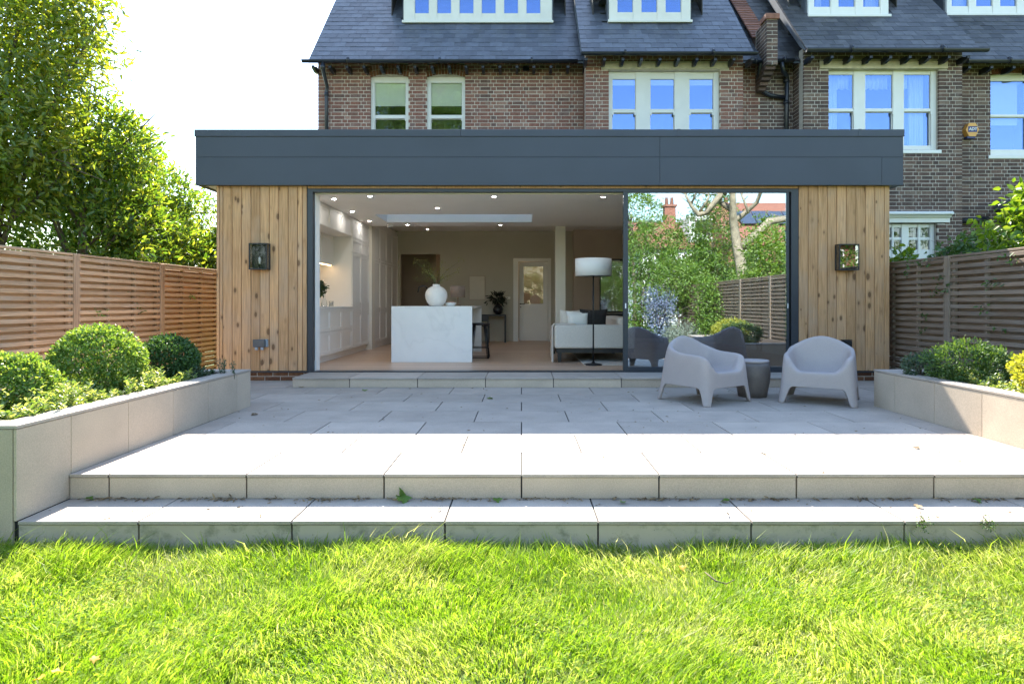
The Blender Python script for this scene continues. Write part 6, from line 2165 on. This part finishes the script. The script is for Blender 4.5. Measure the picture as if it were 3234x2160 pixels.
x, y, z = tread(1268, 1590, LOW_Z)
maple('fallen_leaf', 'large green maple leaf propped against the step riser', (x, STEP_Y - .05, LOW_Z + .02), .062, 'garden_leaf', .4, .35)
maple('fallen_leaf', 'green maple leaf standing upright behind the larger leaf at the riser', (x - .02, STEP_Y - .012, LOW_Z + .05), .045, 'garden_leaf', 1.1, 1.2)
for i, (px, py, s, lab, m) in enumerate(((1570, 1583, .038, 'crumpled green leaf on the lower step by the middle riser joint', 'garden_leaf'), (1388, 1613, .022, 'curled brown leaf lying on the sunlit lower step', 'straw'), (1968, 1590, .030, 'round green leaf in the litter of the lower step, centre', 'garden_leaf'), (2290, 1586, .034, 'flat green leaf in the litter right of centre on the lower step', 'garden_leaf'), (2900, 1604, .03, 'curled olive leaf on the lower step near the two weeds', 'straw'), (3085, 1585, .036, 'green leaf cluster at the riser towards the photo edge', 'garden_leaf'), (285, 1578, .034, 'green leaf in the step corner beside the planter', 'garden_leaf'))):
    x, y, z = tread(px, py, LOW_Z)
    maple('fallen_leaf', lab, (x, min(y, STEP_Y - .02), z + .012), s, m, i * 1.3, .2)
for i, (px, py, s, lab) in enumerate(((1152, 1234, .045, 'green leaf on the shaded terrace near the threshold step'), (1548, 1260, .045, 'flat green leaf on the shaded terrace slabs in the centre'), (952, 1224, .04, 'brown leaf at the foot of the threshold step corner'), (803, 1311, .045, 'dark seed sprig lying on the shaded terrace'), (2895, 1416, .03, 'small olive leaf on the sunlit terrace'))):
    x, y, z = tread(px, py, 0)
    maple('fallen_leaf', lab, (x, y, .008), s, 'straw' if i in (2, 3, 4) else 'garden_leaf', i * 1.7, .12)
for i, (px, py, s, lab) in enumerate(((300, 2080, .022, 'yellow fallen leaf in the grass closest to the weed clump'), (180, 2120, .024, 'yellow fallen leaf nearest the corner of the lawn'), (125, 2140, .022, 'yellow fallen leaf cut by the bottom edge of the photo'), (2153, 1792, .024, 'pale yellow leaf in the grass near the step'))):
    x, y, z = tread(px, py, LAWN_Z + .06)
    maple('fallen_leaf', lab, (x, y, z), s, 'yellow_leaf', i * 2.1, .3)

# twigs and seeds swept against the riser, specks on the slabs
P_ = []
n1 = 2200
xx = rng.uniform(PL, PR, n1)
keep = (np.sin(xx * 9) + np.sin(xx * 23 + 1) + rng.normal(size=n1) * .8) > 0
xx = xx[keep]
P_ = np.stack([xx, STEP_Y - np.abs(rng.normal(size=len(xx))) * .018, np.full(len(xx), LOW_Z + .003) + rng.random(len(xx)) * .010], 1)
P2 = np.stack([rng.uniform(PL, PR, 260), rng.uniform(4.1, 8.2, 260), np.full(260, .003)], 1)
P3 = np.stack([rng.uniform(PL, PR, 90), rng.uniform(LOW_Y + .02, STEP_Y, 90), np.full(90, LOW_Z + .003)], 1)
P_ = np.concatenate([P_, P2, P3])
o0 = np.array((.4, STEP_Y, LOW_Z))
A_ = rng.normal(size=P_.shape); A_[:, 2] *= .15
Ln = .010 + .036 * rng.random(len(P_)) ** 2
tag(obj('leaf_litter', leaves_mesh('leaf_litter', P_ - o0, A_, rng.normal(size=P_.shape) * .4 + np.array((0, 0, 1)), Ln, Ln * .28, 'straw'), None, tuple(o0)), 'dry seeds and twigs scattered on the slabs and against the riser', 'litter', None, 'stuff')
# two little weeds growing in the lower step
for i, (px, lab) in enumerate(((2905, 'small weed in the step joint, taller of the pair'), (3110, 'small weed in the step joint closest to the photo edge'))):
    x = U(px, LOW_Y)
    t = thing('step_weed', (x, LOW_Y, LOW_Z - .03), lab, 'weed', 'weeds in the lower step')
    g = np.random.default_rng(300 + i)
    tubes('stem', [([(x, LOW_Y + .01, LOW_Z - .022), (x + g.normal() * .02, LOW_Y - .03, LOW_Z + .0), (x + g.normal() * .03, LOW_Y - .04, LOW_Z + .05 + .01 * k)], [.002, .0015, .001]) for k in range(4)], 'bark', t, (x, LOW_Y, LOW_Z), 5)
    P2 = np.array((x, LOW_Y - .03, LOW_Z + .0)) + g.normal(size=(60, 3)) * np.array((.022, .012, .025))
    obj('leaves', leaves_mesh('leaves', P2 - np.array((x, LOW_Y, LOW_Z)), g.normal(size=P2.shape), g.normal(size=P2.shape), np.full(60, .014), np.full(60, .008), 'mound_leaf'), t, (x, LOW_Y, LOW_Z))
# thin stick lying in the lawn
xs_, ys_, zs_ = tread(2260, 1840, LAWN_Z + .05)
tag(tubes('stick', [([(xs_ - .03, ys_ + .08, zs_ + .02), (xs_, ys_, zs_ + .01), (xs_ + .05, ys_ - .01, zs_), (xs_ + .10, ys_ + .01, zs_ + .01)], [.003, .004, .003, .002])], 'bark', None, (xs_, ys_, zs_), 6), 'thin crooked twig lying in the grass', 'twig')
